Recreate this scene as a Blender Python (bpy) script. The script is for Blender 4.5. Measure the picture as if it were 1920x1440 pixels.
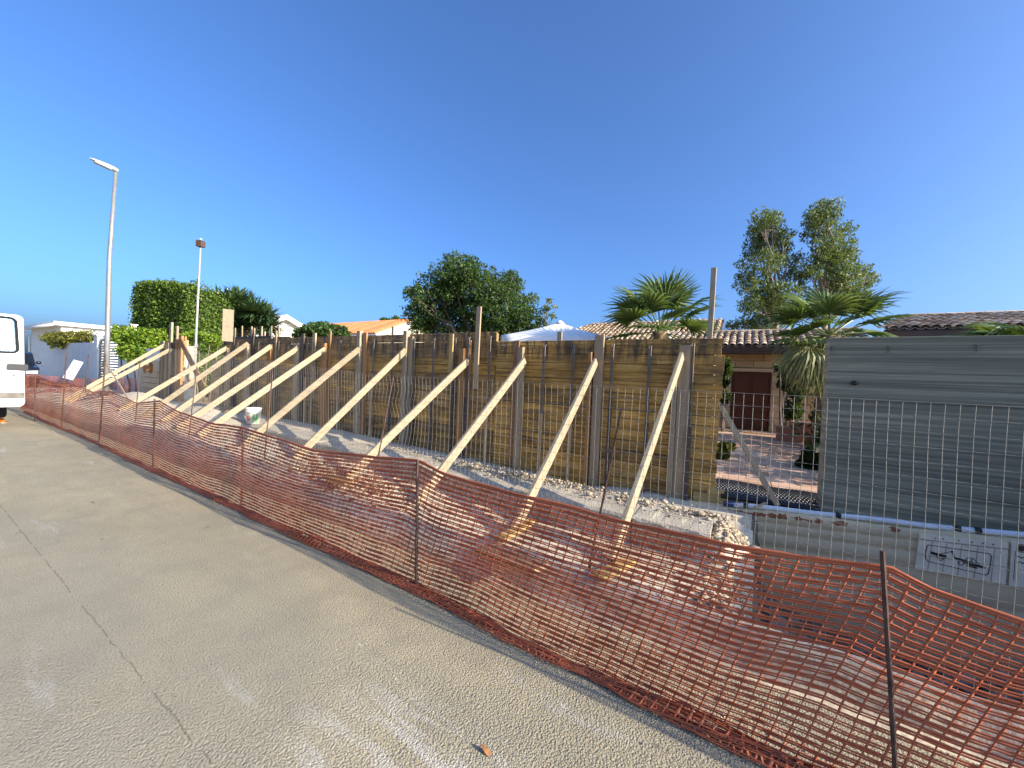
import bpy, math, random
import numpy as np
from mathutils import Vector, Matrix
random.seed(7); RNG = np.random.default_rng(7)
R = math.radians
for o in list(bpy.data.objects): bpy.data.objects.remove(o, do_unlink=True)
SC = bpy.context.scene
COL = SC.collection

# ------------------------------------------------------------------ camera
# world: X along the wall (right = +), Y from the road into the property, Z up, metres
CAM_H, FPX = 1.55, 721.0                       # eye height; focal length in photo pixels (1920 wide)
ROLL, PITCH, YAW = R(2.45), R(-1.0), R(31.0)
FW = Vector((-math.sin(YAW)*math.cos(PITCH), math.cos(YAW)*math.cos(PITCH), math.sin(PITCH)))
_r = Vector((math.cos(YAW), math.sin(YAW), 0)); _u = _r.cross(FW)
RT = _r*math.cos(ROLL) + _u*math.sin(ROLL); UP = -_r*math.sin(ROLL) + _u*math.cos(ROLL)
CPOS = Vector((0, 0, CAM_H))
cam = bpy.data.cameras.new('camera'); cam_o = bpy.data.objects.new('camera', cam); COL.objects.link(cam_o)
cam.sensor_width = 36; cam.lens = 36*FPX/1920; cam.clip_start = .05; cam.clip_end = 3000
M = Matrix.Identity(4)
for i in range(3): M[i][0], M[i][1], M[i][2], M[i][3] = RT[i], UP[i], -FW[i], CPOS[i]
cam_o.matrix_world = M
SC.camera = cam_o
# placement from image pixels: a sight line through photo pixel (x, y), cut at a chosen distance / plane
def sight(x, y): return FW + RT*((x-960)/FPX) - UP*((y-720)/FPX)
def PD(x, y, d): return CPOS + sight(x, y)*d
def PY(x, y, Y): s = sight(x, y); return CPOS + s*(Y/s.y)
def PZ(x, y, z): s = sight(x, y); return CPOS + s*((z-CAM_H)/s.z)

# ------------------------------------------------------------------ sky, sun, exposure
SUN_EL, SUN_AZ = R(22), R(4)                  # azimuth measured from +X towards +Y
W = bpy.data.worlds.new('World'); SC.world = W; W.use_nodes = True
nt = W.node_tree; nt.nodes.clear()
sky = nt.nodes.new('ShaderNodeTexSky'); sky.sky_type = 'NISHITA'; sky.sun_disc = False
sky.sun_elevation = SUN_EL; sky.sun_rotation = math.pi/2 - SUN_AZ
sky.altitude = 0; sky.air_density = 0.85; sky.dust_density = 3.8; sky.ozone_density = 9.0
bg = nt.nodes.new('ShaderNodeBackground'); bg.inputs[1].default_value = 0.15
wo = nt.nodes.new('ShaderNodeOutputWorld')
nt.links.new(sky.outputs[0], bg.inputs[0]); nt.links.new(bg.outputs[0], wo.inputs[0])
sl = bpy.data.lights.new('sun', 'SUN'); sl.energy = 4.3; sl.angle = R(.53); sl.color = (1, .87, .69)
so = bpy.data.objects.new('sun', sl); COL.objects.link(so)
sd = Vector((math.cos(SUN_EL)*math.cos(SUN_AZ), math.cos(SUN_EL)*math.sin(SUN_AZ), math.sin(SUN_EL)))
so.rotation_euler = sd.to_track_quat('Z', 'Y').to_euler(); so.location = (20, 0, 30)
vs = SC.view_settings; vs.view_transform = 'Standard'; vs.look = 'None'; vs.gamma = 1; vs.use_curve_mapping = False
vs.exposure = 1.14

# ------------------------------------------------------------------ materials
MATS = {}
class NB:
    def __init__(s, name):
        s.m = bpy.data.materials.new(name); s.m.use_nodes = True
        s.n = s.m.node_tree.nodes; s.l = s.m.node_tree.links; s.n.clear()
        s.out = s.n.new('ShaderNodeOutputMaterial'); s.tc = None
    def add(s, t, **kw):
        n = s.n.new(t)
        for k, v in kw.items():
            if k.startswith('i_'): n.inputs[k[2:].replace('_', ' ')].default_value = v
            else: setattr(n, k, v)
        return n
    def co(s, which='Object', scale=(1, 1, 1), rot=(0, 0, 0)):
        if not s.tc: s.tc = s.n.new('ShaderNodeTexCoord')
        mp = s.n.new('ShaderNodeMapping'); mp.inputs['Scale'].default_value = scale; mp.inputs['Rotation'].default_value = rot
        s.l.new(s.tc.outputs[which], mp.inputs[0]); return mp.outputs[0]
    def wco(s, scale=(1, 1, 1)):
        g = s.n.new('ShaderNodeNewGeometry'); mp = s.n.new('ShaderNodeMapping'); mp.inputs['Scale'].default_value = scale
        s.l.new(g.outputs['Position'], mp.inputs[0]); return mp.outputs[0]
    def noise(s, co, scale=5, detail=4, rough=.6, dist=0):
        n = s.n.new('ShaderNodeTexNoise'); n.inputs['Scale'].default_value = scale; n.inputs['Detail'].default_value = detail
        n.inputs['Roughness'].default_value = rough; n.inputs['Distortion'].default_value = dist
        s.l.new(co, n.inputs['Vector']); return n.outputs[0]
    def vor(s, co, scale=5, feature='F1'):
        n = s.n.new('ShaderNodeTexVoronoi'); n.feature = feature; n.inputs['Scale'].default_value = scale
        s.l.new(co, n.inputs['Vector']); return n.outputs[0]
    def ramp(s, fac, stops):
        n = s.n.new('ShaderNodeValToRGB'); e = n.color_ramp.elements
        while len(e) < len(stops): e.new(.5)
        for i, (p, c) in enumerate(stops):
            e[i].position = p; e[i].color = (*c, 1) if len(c) == 3 else c
        s.l.new(fac, n.inputs[0]); return n.outputs[0]
    def mix(s, fac, a, b, blend='MIX'):
        n = s.n.new('ShaderNodeMix'); n.data_type = 'RGBA'; n.blend_type = blend
        for sock, v in ((0, fac), (6, a), (7, b)):
            if isinstance(v, (int, float)): n.inputs[sock].default_value = v
            elif isinstance(v, tuple): n.inputs[sock].default_value = (*v, 1) if len(v) == 3 else v
            else: s.l.new(v, n.inputs[sock])
        return n.outputs[2]
    def math(s, op, a, b=0.0, c=None):
        n = s.n.new('ShaderNodeMath'); n.operation = op
        for i, v in enumerate((a, b, c)):
            if v is None: continue
            if isinstance(v, (int, float)): n.inputs[i].default_value = v
            else: s.l.new(v, n.inputs[i])
        return n.outputs[0]
    def sep(s, v):
        n = s.n.new('ShaderNodeSeparateXYZ'); s.l.new(v, n.inputs[0]); return n.outputs
    def bump(s, h, strength=.3, dist=.01):
        n = s.n.new('ShaderNodeBump'); n.inputs['Strength'].default_value = strength; n.inputs['Distance'].default_value = dist
        s.l.new(h, n.inputs['Height']); return n.outputs[0]
    def rnd(s, island=False):
        if island: return s.n.new('ShaderNodeNewGeometry').outputs['Random Per Island']
        return s.n.new('ShaderNodeObjectInfo').outputs['Random']
    def bsdf(s, col, rough=.7, metal=0, normal=None, spec=.3, **kw):
        b = s.n.new('ShaderNodeBsdfPrincipled')
        for k, v in (('Base Color', col), ('Roughness', rough), ('Metallic', metal), ('Specular IOR Level', spec)):
            if isinstance(v, (int, float)): b.inputs[k].default_value = v
            elif isinstance(v, tuple): b.inputs[k].default_value = (*v, 1) if len(v) == 3 else v
            else: s.l.new(v, b.inputs[k])
        for k, v in kw.items(): b.inputs[k.replace('_', ' ')].default_value = v
        if normal is not None: s.l.new(normal, b.inputs['Normal'])
        return b
    def done(s, b):
        s.l.new(b.outputs[0], s.out.inputs[0]); MATS[s.m.name] = s.m; return s.m

def mat_plain(name, col, rough=.7, metal=0, var=.12, scale=6, bump=.1, spec=.3):
    n = NB(name); c = n.co('Object')
    f = n.noise(c, scale, 5); dark = tuple(x*(1-var) for x in col); lite = tuple(min(1, x*(1+var)) for x in col)
    h = n.noise(c, scale*12, 3)
    return n.done(n.bsdf(n.ramp(f, [(.3, dark), (.7, lite)]), rough, metal, n.bump(h, bump, .004), spec))

def mat_wood(name, pale, dark, grain=1.0, stain=None, rough=.75, objvar=.25):
    n = NB(name); c = n.co('Object', (1.2, 22, 22)); c2 = n.co('Object', (.6, 3, 3)); ck = n.co('Object', (3, 12, 12))
    add = n.add('ShaderNodeVectorMath', operation='ADD'); n.l.new(c, add.inputs[0])
    cm = n.add('ShaderNodeCombineXYZ'); r = n.rnd()
    for i, k in enumerate((37., 61., 23.)): n.l.new(n.math('MULTIPLY', r, k), cm.inputs[i])
    n.l.new(cm.outputs[0], add.inputs[1])
    g = n.noise(add.outputs[0], 1.6, 6, .65, .8)
    b = n.noise(c2, 2, 3)
    col = n.mix(n.ramp(g, [(.32, (0, 0, 0)), (.68, (1, 1, 1))]), dark, pale)
    col = n.mix(n.math('MULTIPLY', b, .35), col, tuple(x*.7 for x in pale))
    kn = n.vor(ck, 1.1); col = n.mix(n.ramp(kn, [(.05, (1, 1, 1)), (.12, (0, 0, 0))]), col, tuple(x*.45 for x in dark))
    if stain:
        s1 = n.noise(n.wco((1.2, 1.2, 3)), 1.7, 6, .7, 1.5)
        col = n.mix(n.ramp(s1, [(.45, (0, 0, 0)), (.62, (.5, .5, .5))]), col, stain)
    v = n.math('ADD', n.math('MULTIPLY', r, objvar), 1-objvar*.6)
    hs = n.add('ShaderNodeHueSaturation'); n.l.new(v, hs.inputs['Value']); n.l.new(col, hs.inputs['Color'])
    return n.done(n.bsdf(hs.outputs[0], rough, 0, n.bump(g, .35, .004), .2))

def mat_leaf(name, a, b, c, trans=.35, rough=.5):
    n = NB(name); r = n.rnd(True); big = n.noise(n.wco(), .9, 2)
    f = n.math('ADD', n.math('MULTIPLY', r, .7), n.math('MULTIPLY', big, .35))
    col = n.ramp(f, [(.15, a), (.5, b), (.9, c)])
    bs = n.bsdf(col, rough, 0, None, .35)
    t = n.add('ShaderNodeBsdfTranslucent'); n.l.new(n.mix(.4, col, (.25, .35, .03)), t.inputs[0])
    mx = n.add('ShaderNodeMixShader'); mx.inputs[0].default_value = trans
    n.l.new(bs.outputs[0], mx.inputs[1]); n.l.new(t.outputs[0], mx.inputs[2])
    return n.done(mx)

def mat_road():
    n = NB('asphalt'); p = n.wco(); s = n.sep(p)
    big = n.noise(p, .55, 5, .6); mid = n.noise(p, 3.2, 5, .65); fine = n.noise(p, 120, 3, .65); agg = n.vor(p, 105)
    tone = n.noise(n.wco((.25, .9, 1)), 1.1, 4)
    col = n.ramp(big, [(.3, (.325, .28, .178)), (.5, (.395, .34, .217)), (.72, (.45, .385, .245))])
    col = n.mix(n.ramp(tone, [(.4, (0, 0, 0)), (.65, (.6, .6, .6))]), col, (.30, .28, .205))
    col = n.mix(n.ramp(mid, [(.38, (.35, .35, .35)), (.55, (0, 0, 0))]), col, (.23, .205, .15))
    col = n.mix(n.ramp(agg, [(.0, (.5, .5, .5)), (.42, (0, 0, 0))]), col, (.52, .46, .34))
    col = n.mix(n.ramp(fine, [(.36, (.75, .75, .75)), (.5, (0, 0, 0))]), col, (.16, .14, .10))
    # oil spots, elongated along the road
    sp = n.vor(n.wco((.8, 1.7, 1)), 2.1); spn = n.noise(p, 14, 3)
    spot = n.math('LESS_THAN', n.math('ADD', sp, n.math('MULTIPLY', n.noise(p, 22, 5, .75), .42)), .275)
    col = n.mix(n.math('MULTIPLY', spot, .5), col, (.075, .066, .058))
    sp2 = n.vor(p, 9.5); col = n.mix(n.math('MULTIPLY', n.math('LESS_THAN', n.math('ADD', sp2, n.math('MULTIPLY', spn, .25)), .165), .6), col, (.09, .078, .06))
    tyre = n.noise(n.wco((.12, 2.6, 1)), 1.0, 4, .6); col = n.mix(n.ramp(tyre, [(.5, (0, 0, 0)), (.7, (.35, .35, .35))]), col, (.235, .21, .155))
    wsp = n.vor(n.wco((.7, 1.6, 1)), 3.4); col = n.mix(n.math('MULTIPLY', n.math('LESS_THAN', n.math('ADD', wsp, n.math('MULTIPLY', spn, .2)), .14), .5), col, (.62, .58, .47))
    pt = n.noise(n.wco((.35, .5, 1)), 1.3, 3, .5, .4); col = n.mix(n.ramp(pt, [(.52, (0, 0, 0)), (.56, (.32, .32, .32))]), col, (.27, .25, .185))
    # white chalky scuff marks near the camera
    wv = n.noise(n.wco((2.1, 13, 1)), 1.0, 5, .6, .7)
    mx_ = n.math('SUBTRACT', 1, n.math('ABSOLUTE', n.math('DIVIDE', n.math('ADD', s[0], .95), .75)))
    my_ = n.math('SUBTRACT', 1, n.math('ABSOLUTE', n.math('DIVIDE', n.math('SUBTRACT', s[1], 1.05), .38)))
    mk = n.math('MULTIPLY', n.math('MAXIMUM', mx_, 0), n.math('MAXIMUM', my_, 0))
    sc = n.math('MULTIPLY', n.ramp(wv, [(.46, (0, 0, 0)), (.66, (1, 1, 1))]), n.math('MINIMUM', n.math('MULTIPLY', mk, 2.6), 1))
    col = n.mix(n.math('MULTIPLY', sc, .5), col, (.62, .60, .54))
    pw = n.noise(n.wco((.5, 2.5, 1)), 1.6, 5, .7)
    col = n.mix(n.ramp(pw, [(.60, (0, 0, 0)), (.74, (.5, .5, .5))]), col, (.50, .48, .43))
    # long crack parallel to the verge
    wob = n.math('MULTIPLY', n.math('SUBTRACT', n.noise(n.wco((1, 0, 0)), 6, 5, .7), .5), .05)
    cr = n.math('ABSOLUTE', n.math('SUBTRACT', n.math('ADD', s[1], wob), .69))
    brk = n.noise(p, 5, 3)
    crm = n.math('MULTIPLY', n.math('LESS_THAN', cr, .0035), n.math('GREATER_THAN', brk, .47))
    col = n.mix(n.math('MULTIPLY', crm, .38), col, (.05, .047, .042))
    h = n.math('SUBTRACT', n.math('ADD', n.math('MULTIPLY', fine, .7), n.math('MULTIPLY', agg, -.7)), n.math('MULTIPLY', crm, 1.5))
    return n.done(n.bsdf(col, .9, 0, n.bump(h, .8, .009), .2))

def mat_ground(name, a, b, c, sc=1.0, bump=.3):
    n = NB(name); p = n.wco(); big = n.noise(p, 1.4*sc, 6, .65); fine = n.noise(p, 38*sc, 5, .65); v = n.vor(p, 24*sc)
    col = n.ramp(big, [(.3, a), (.52, b), (.75, c)])
    col = n.mix(n.ramp(fine, [(.35, (.6, .6, .6)), (.5, (0, 0, 0))]), col, tuple(x*.5 for x in a))
    h = n.math('ADD', n.math('MULTIPLY', fine, 1.), n.math('MULTIPLY', v, -.6))
    return n.done(n.bsdf(col, .95, 0, n.bump(h, bump, .012), .1))

def mat_boardmarked():
    n = NB('board_marked_concrete'); c = n.wco((1, 1, 1)); a = n.noise(n.wco((.22, 1, 15)), 1.4, 6, .72, .15)
    a2 = n.noise(n.wco((.5, 1, 5)), 1.6, 4, .6); f = n.noise(c, 60, 3); gr = n.noise(n.wco((.6, 1, 75)), 1, 5, .65, .1)
    col = n.ramp(a, [(.30, (.118, .110, .070)), (.48, (.238, .222, .148)), (.70, (.47, .44, .305))])
    col = n.mix(n.math('MULTIPLY', a2, .3), col, (.15, .152, .115))
    col = n.mix(n.ramp(gr, [(.40, (.3, .3, .3)), (.56, (0, 0, 0))]), col, (.055, .065, .065))
    return n.done(n.bsdf(col, .8, 0, n.bump(n.math('ADD', a, n.math('MULTIPLY', gr, .5)), .5, .006), .3))

def mat_formface(name, c0, c1, c2):
    # wet shuttering boards: ochre brown, dark wet patches, grey cement splashes near the top
    n = NB(name); c = n.co('Object', (1.1, 16, 26)); r = n.rnd()
    cm = n.add('ShaderNodeCombineXYZ'); n.l.new(n.math('MULTIPLY', r, 53.), cm.inputs[0]); n.l.new(n.math('MULTIPLY', r, 91.), cm.inputs[2])
    ad = n.add('ShaderNodeVectorMath', operation='ADD'); n.l.new(c, ad.inputs[0]); n.l.new(cm.outputs[0], ad.inputs[1])
    g = n.noise(ad.outputs[0], 1.5, 6, .7, .7)
    col = n.ramp(g, [(.3, c0), (.5, c1), (.72, c2)])
    wet = n.noise(n.wco((.9, 1, 1.5)), 1.3, 5, .6, .8)
    col = n.mix(n.ramp(wet, [(.46, (0, 0, 0)), (.66, (.62, .62, .62))]), col, (.055, .046, .026))
    s = n.sep(n.wco())
    top = n.math('MULTIPLY', n.math('SUBTRACT', s[2], 1.72), 5.)
    drip = n.noise(n.wco((14, 1, 2.2)), 1., 4, .7, .3)
    spl = n.noise(n.wco((5, 1, 5)), 2., 5, .7)
    ce = n.math('MULTIPLY', n.ramp(drip, [(.45, (0, 0, 0)), (.58, (1, 1, 1))]), n.math('MINIMUM', n.math('MAXIMUM', top, 0), 1))
    col = n.mix(n.math('MULTIPLY', ce, .8), col, (.035, .03, .026))
    col = n.mix(n.ramp(spl, [(.60, (0, 0, 0)), (.70, (.55, .55, .55))]), col, (.27, .24, .17))
    v = n.math('ADD', n.math('MULTIPLY', r, .5), .72)
    hs = n.add('ShaderNodeHueSaturation'); n.l.new(v, hs.inputs['Value']); n.l.new(col, hs.inputs['Color'])
    return n.done(n.bsdf(hs.outputs[0], .62, 0, n.bump(g, .4, .004), .35))

def mat_net():
    n = NB('orange_plastic'); p = n.wco(); f = n.noise(p, 2.2, 4); f2 = n.noise(p, 30, 3)
    col = n.ramp(f, [(.3, (.46, .13, .062)), (.55, (.62, .18, .08)), (.75, (.72, .235, .105))])
    col = n.mix(n.math('MULTIPLY', f2, .3), col, (.32, .14, .09))
    b = n.bsdf(col, .5, 0, None, .35); t = n.add('ShaderNodeBsdfTranslucent'); n.l.new(col, t.inputs[0])
    mx = n.add('ShaderNodeMixShader'); mx.inputs[0].default_value = .34
    n.l.new(b.outputs[0], mx.inputs[1]); n.l.new(t.outputs[0], mx.inputs[2]); return n.done(mx)

def mat_tile(name, a, b, c):
    n = NB(name); r = n.rnd(); i = n.rnd(True); f = n.noise(n.wco(), 7, 5, .7)
    k = n.math('ADD', n.math('MULTIPLY', n.math('FRACT', n.math('ADD', r, i)), .65), n.math('MULTIPLY', f, .45))
    return n.done(n.bsdf(n.ramp(k, [(.15, a), (.5, b), (.95, c)]), .9, 0, n.bump(n.noise(n.wco(), 40, 3), .3, .01), .1))

mat_road(); mat_boardmarked(); mat_net()
mat_formface('shuttering_wood', (.15, .072, .014), (.52, .285, .060), (.84, .54, .16))
mat_formface('shuttering_wood_aged', (.11, .056, .016), (.36, .205, .062), (.62, .40, .155))
mat_ground('dusty_ground', (.44, .375, .27), (.58, .51, .38), (.68, .61, .47))
mat_ground('broken_concrete', (.42, .38, .31), (.55, .50, .42), (.66, .61, .53), 1.6)
mat_ground('pit_soil', (.10, .085, .065), (.17, .145, .115), (.26, .225, .18), 2)
mat_ground('garden_soil', (.22, .17, .11), (.30, .235, .15), (.36, .29, .19), .8)
mat_ground('sandy_ground', (.42, .31, .17), (.52, .40, .23), (.60, .47, .29), 1.2)
mat_ground('pale_sand', (.55, .49, .37), (.66, .60, .47), (.74, .68, .55), 2)
mat_ground('kerb_concrete', (.34, .30, .225), (.44, .395, .31), (.54, .49, .39), 2, .5)
mat_plain('low_wall_concrete', (.64, .51, .31), .85, 0, .13, 2.2, .12)
mat_wood('pine_new', (.42, .35, .235), (.31, .24, .145), stain=(.24, .19, .125), objvar=.34)
mat_wood('pine_yellow', (.48, .34, .13), (.36, .235, .085))
mat_wood('wood_grey', (.47, .36, .225), (.285, .205, .12), objvar=.4)
mat_wood('wood_red', (.42, .235, .11), (.26, .135, .06), objvar=.3)
mat_wood('wood_dark', (.13, .105, .085), (.06, .05, .042), objvar=.4)
mat_wood('wood_orange', (.44, .235, .09), (.30, .15, .055), objvar=.3)
mat_wood('door_wood', (.16, .06, .03), (.09, .032, .018))
mat_plain('steel_galv', (.25, .25, .235), .5, .35, .12, 5, .05, .5)
mat_plain('steel_dark', (.15, .135, .115), .6, .35, .3, 8, .2)
mat_plain('wire_grey', (.27, .255, .215), .6, .1, .2, 4, 0, .4)
mat_plain('rebar_rust', (.105, .062, .045), .8, .2, .4, 20, .3)
mat_plain('plaster_white', (.74, .72, .67), .85, 0, .06, 2, .15)
mat_plain('plaster_cream', (.80, .73, .58), .85, 0, .06, 2, .15)
mat_plain('paint_white', (.74, .74, .71), .3, 0, .03, 2, 0, .5)
mat_plain('canvas_white', (.76, .74, .70), .8, 0, .04, 2, .1)
mat_plain('black_plastic', (.018, .018, .02), .45, 0, .2, 9, .05, .4)
mat_plain('rubber_black', (.015, .015, .016), .75, 0, .2, 9, .1)
mat_plain('conduit_white', (.68, .72, .74), .4, 0, .1, 9, .05, .4)
mat_plain('pole_paint', (.34, .33, .30), .5, 0, .12, 3, .05)
mat_plain('blue_cap', (.02, .05, .16), .45, 0, .2, 9, 0)
mat_plain('bucket_white', (.80, .79, .74), .45, 0, .08, 6, 0, .4)
mat_plain('print_green', (.05, .30, .07), .5, 0, .1)
mat_plain('print_red', (.45, .08, .12), .5, 0, .1)
mat_plain('print_black', (.03, .03, .032), .6, 0, .2)
mat_plain('sign_panel', (.78, .68, .50), .7, 0, .12, 7, .1)
mat_plain('sign_tile_joint', (.34, .29, .21), .8, 0, .1, 7, .1)
mat_plain('terracotta', (.42, .20, .13), .85, 0, .2, 5, .2)
mat_plain('brick_edge', (.30, .12, .06), .9, 0, .3, 9, .4)
mat_plain('fascia_brown', (.10, .07, .055), .8, 0, .2)
mat_plain('bark', (.17, .125, .09), .9, 0, .35, 6, .6)
mat_plain('bark_pale', (.30, .25, .20), .9, 0, .35, 6, .6)
mat_plain('palm_fibre', (.20, .135, .075), .95, 0, .4, 14, .7)
mat_plain('car_black', (.012, .013, .016), .15, 0, .1, 2, 0, .6)
mat_plain('lamp_housing', (.55, .55, .52), .4, .2, .08)
mat_plain('lens_glass', (.55, .58, .60), .2, 0, .05, 3, 0, .6)
mat_plain('trouser_black', (.02, .02, .022), .9, 0, .2, 9, .2)
mat_plain('shoe_orange', (.75, .22, .03), .6, 0, .1)
mat_plain('skin', (.50, .30, .21), .6, 0, .06)
mat_plain('shirt_grey', (.25, .26, .28), .9, 0, .1)
mat_plain('hair_dark', (.03, .022, .018), .8, 0, .2)
mat_plain('flower_white', (.80, .78, .66), .7, 0, .05)
mat_plain('dry_leaf', (.30, .14, .05), .9, 0, .4, 30, .3)
mat_tile('stone_block', (.44, .28, .14), (.58, .39, .20), (.68, .49, .28))
mat_tile('paver', (.42, .24, .15), (.55, .345, .225), (.64, .45, .31))
mat_tile('rubble', (.24, .18, .115), (.38, .305, .21), (.52, .44, .32))
mat_tile('rubble_grey', (.17, .155, .135), (.28, .26, .23), (.46, .43, .38))
mat_tile('clod', (.10, .06, .035), (.24, .15, .09), (.38, .27, .17))
mat_tile('roof_tile_pale', (.26, .165, .105), (.50, .34, .20), (.70, .54, .36))
mat_tile('roof_tile_old', (.25, .17, .11), (.46, .33, .22), (.70, .57, .42))
mat_tile('roof_tile_orange', (.46, .15, .06), (.58, .20, .08), (.66, .28, .13))
mat_leaf('leaf_dark', (.018, .045, .012), (.042, .088, .018), (.10, .155, .034))
mat_leaf('leaf_euc', (.045, .070, .024), (.095, .135, .040), (.20, .23, .075), .35)
mat_leaf('leaf_hedge', (.030, .062, .008), (.095, .165, .020), (.21, .285, .045))
mat_leaf('leaf_lime', (.05, .115, .010), (.14, .24, .018), (.30, .38, .035))
mat_leaf('leaf_bronze', (.10, .06, .015), (.14, .15, .022), (.26, .27, .04))
mat_leaf('leaf_palm', (.035, .075, .020), (.085, .140, .035), (.20, .24, .08), .3, .4)
mat_leaf('leaf_palm_dry', (.13, .13, .05), (.24, .24, .10), (.36, .33, .15), .3, .6)
mat_leaf('leaf_yucca', (.022, .055, .022), (.055, .105, .040), (.12, .17, .065), .15, .35)
mat_leaf('leaf_shade', (.010, .022, .010), (.022, .045, .015), (.04, .075, .02))  # shaded leaf copy: shade put into the green of shrubs and hedge core
n = NB('clear_glass'); g = n.bsdf((.62, .72, .70), .03, 0, None, .5, Transmission_Weight=.92, IOR=1.02, Alpha=1.0)
gl = n.add('ShaderNodeBsdfGlossy'); gl.inputs['Roughness'].default_value = .03; gl.inputs[0].default_value = (.9, .95, 1, 1)
mx = n.add('ShaderNodeMixShader'); mx.inputs[0].default_value = .07; n.l.new(g.outputs[0], mx.inputs[1]); n.l.new(gl.outputs[0], mx.inputs[2]); n.done(mx)
n = NB('dark_glass'); n.done(n.bsdf((.01, .012, .015), .05, 0, None, .6))
n = NB('milky_plastic'); b = n.bsdf((.62, .68, .72), .35, 0, None, .4); t = n.add('ShaderNodeBsdfTransparent'); mx = n.add('ShaderNodeMixShader'); mx.inputs[0].default_value = .25
n.l.new(b.outputs[0], mx.inputs[1]); n.l.new(t.outputs[0], mx.inputs[2]); n.done(mx)

# ------------------------------------------------------------------ mesh helpers
class MB:
    def __init__(s): s.v = []; s.f = []
    def face(s, pts):
        b = len(s.v); s.v += [tuple(p) for p in pts]; s.f.append(tuple(range(b, b+len(pts)))); return s
    def box(s, lo, hi):
        b = len(s.v); (x0, y0, z0), (x1, y1, z1) = lo, hi
        s.v += [(x0,y0,z0),(x1,y0,z0),(x1,y1,z0),(x0,y1,z0),(x0,y0,z1),(x1,y0,z1),(x1,y1,z1),(x0,y1,z1)]
        s.f += [tuple(b+i for i in q) for q in ((0,3,2,1),(4,5,6,7),(0,1,5,4),(1,2,6,5),(2,3,7,6),(3,0,4,7))]; return s
    def beam(s, p0, p1, w, t, up=(0, 0, 1)):
        p0, p1 = Vector(p0), Vector(p1); a = (p1-p0).normalized(); u = Vector(up); b_ = a.cross(u)
        if b_.length < 1e-4: b_ = a.cross(Vector((0, 1, 0)))
        b_.normalize(); u = b_.cross(a).normalized(); b = len(s.v)
        for p in (p0, p1):
            for i, j in ((-1,-1),(1,-1),(1,1),(-1,1)): s.v.append(tuple(p + b_*(i*w/2) + u*(j*t/2)))
        s.f += [tuple(b+i for i in q) for q in ((0,1,2,3),(7,6,5,4),(0,4,5,1),(1,5,6,2),(2,6,7,3),(3,7,4,0))]; return s
    def tube(s, path, r, n=8, cap=True):
        path = [Vector(p) for p in path]; rs = r if isinstance(r, (list, tuple)) else [r]*len(path); b = len(s.v); prev = None
        for i, p in enumerate(path):
            d = (path[min(i+1, len(path)-1)] - path[max(i-1, 0)]).normalized()
            if prev is None:
                x = d.cross(Vector((0, 0, 1)));
                if x.length < 1e-3: x = d.cross(Vector((0, 1, 0)))
            else: x = prev - d*prev.dot(d)
            x.normalize(); y = d.cross(x); prev = x
            for k in range(n):
                a = 2*math.pi*k/n; s.v.append(tuple(p + (x*math.cos(a) + y*math.sin(a))*rs[i]))
        for i in range(len(path)-1):
            for k in range(n): s.f.append((b+i*n+k, b+i*n+(k+1) % n, b+(i+1)*n+(k+1) % n, b+(i+1)*n+k))
        if cap: s.f.append(tuple(b+k for k in reversed(range(n)))); s.f.append(tuple(b+(len(path)-1)*n+k for k in range(n)))
        return s
    def lathe(s, c, prof, n=20):
        b = len(s.v); c = Vector(c)
        for r, z in prof:
            for k in range(n): a = 2*math.pi*k/n; s.v.append((c.x+r*math.cos(a), c.y+r*math.sin(a), c.z+z))
        for i in range(len(prof)-1):
            for k in range(n): s.f.append((b+i*n+k, b+i*n+(k+1) % n, b+(i+1)*n+(k+1) % n, b+(i+1)*n+k))
        s.f.append(tuple(b+k for k in reversed(range(n)))); s.f.append(tuple(b+(len(prof)-1)*n+k for k in range(n))); return s
    def prism(s, poly, off):
        off = Vector(off); b = len(s.v); n = len(poly)
        s.v += [tuple(p) for p in poly] + [tuple(Vector(p)+off) for p in poly]
        s.f.append(tuple(b+i for i in reversed(range(n)))); s.f.append(tuple(b+n+i for i in range(n)))
        for i in range(n): s.f.append((b+i, b+(i+1) % n, b+n+(i+1) % n, b+n+i))
        return s
    def mesh(s, name):
        m = bpy.data.meshes.new(name); m.from_pydata(s.v, [], s.f); m.validate(); return m

def link(name, mesh, mat, parent=None, smooth=False, mw=None):
    o = bpy.data.objects.new(name, mesh); COL.objects.link(o)
    if mat and not mesh.materials: mesh.materials.append(MATS[mat])
    if smooth: mesh.polygons.foreach_set('use_smooth', [True]*len(mesh.polygons))
    if mw is not None: o.matrix_basis = mw
    if parent is not None:
        o.parent = parent; pm = world_of(parent); o.matrix_parent_inverse = pm.inverted()
    return o
def world_of(o):
    m = o.matrix_basis.copy()
    if o.parent is not None: m = world_of(o.parent) @ o.matrix_parent_inverse @ m
    return m
def obj(name, mb, mat, parent=None, smooth=False): return link(name, mb.mesh(name), mat, parent, smooth)
def tag(o, label=None, cat=None, group=None, kind=None):
    if label: o['label'] = label
    if cat: o['category'] = cat
    if group: o['group'] = group
    if kind: o['kind'] = kind
    return o
def thing(name, label, cat, loc, group=None):
    e = bpy.data.objects.new(name, None); COL.objects.link(e); e.location = loc; e.empty_display_size = .1
    e.matrix_basis = Matrix.Translation(Vector(loc))
    return tag(e, label, cat, group)
def arr_mesh(name, verts, quads):
    m = bpy.data.meshes.new(name); verts = np.asarray(verts, np.float32); quads = np.asarray(quads, np.int32)
    m.vertices.add(len(verts)); m.vertices.foreach_set('co', verts.ravel())
    k = quads.shape[1]; m.loops.add(quads.size); m.loops.foreach_set('vertex_index', quads.ravel())
    m.polygons.add(len(quads)); m.polygons.foreach_set('loop_start', np.arange(0, quads.size, k, dtype=np.int32))
    m.update(calc_edges=True); m.validate(); return m
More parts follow.
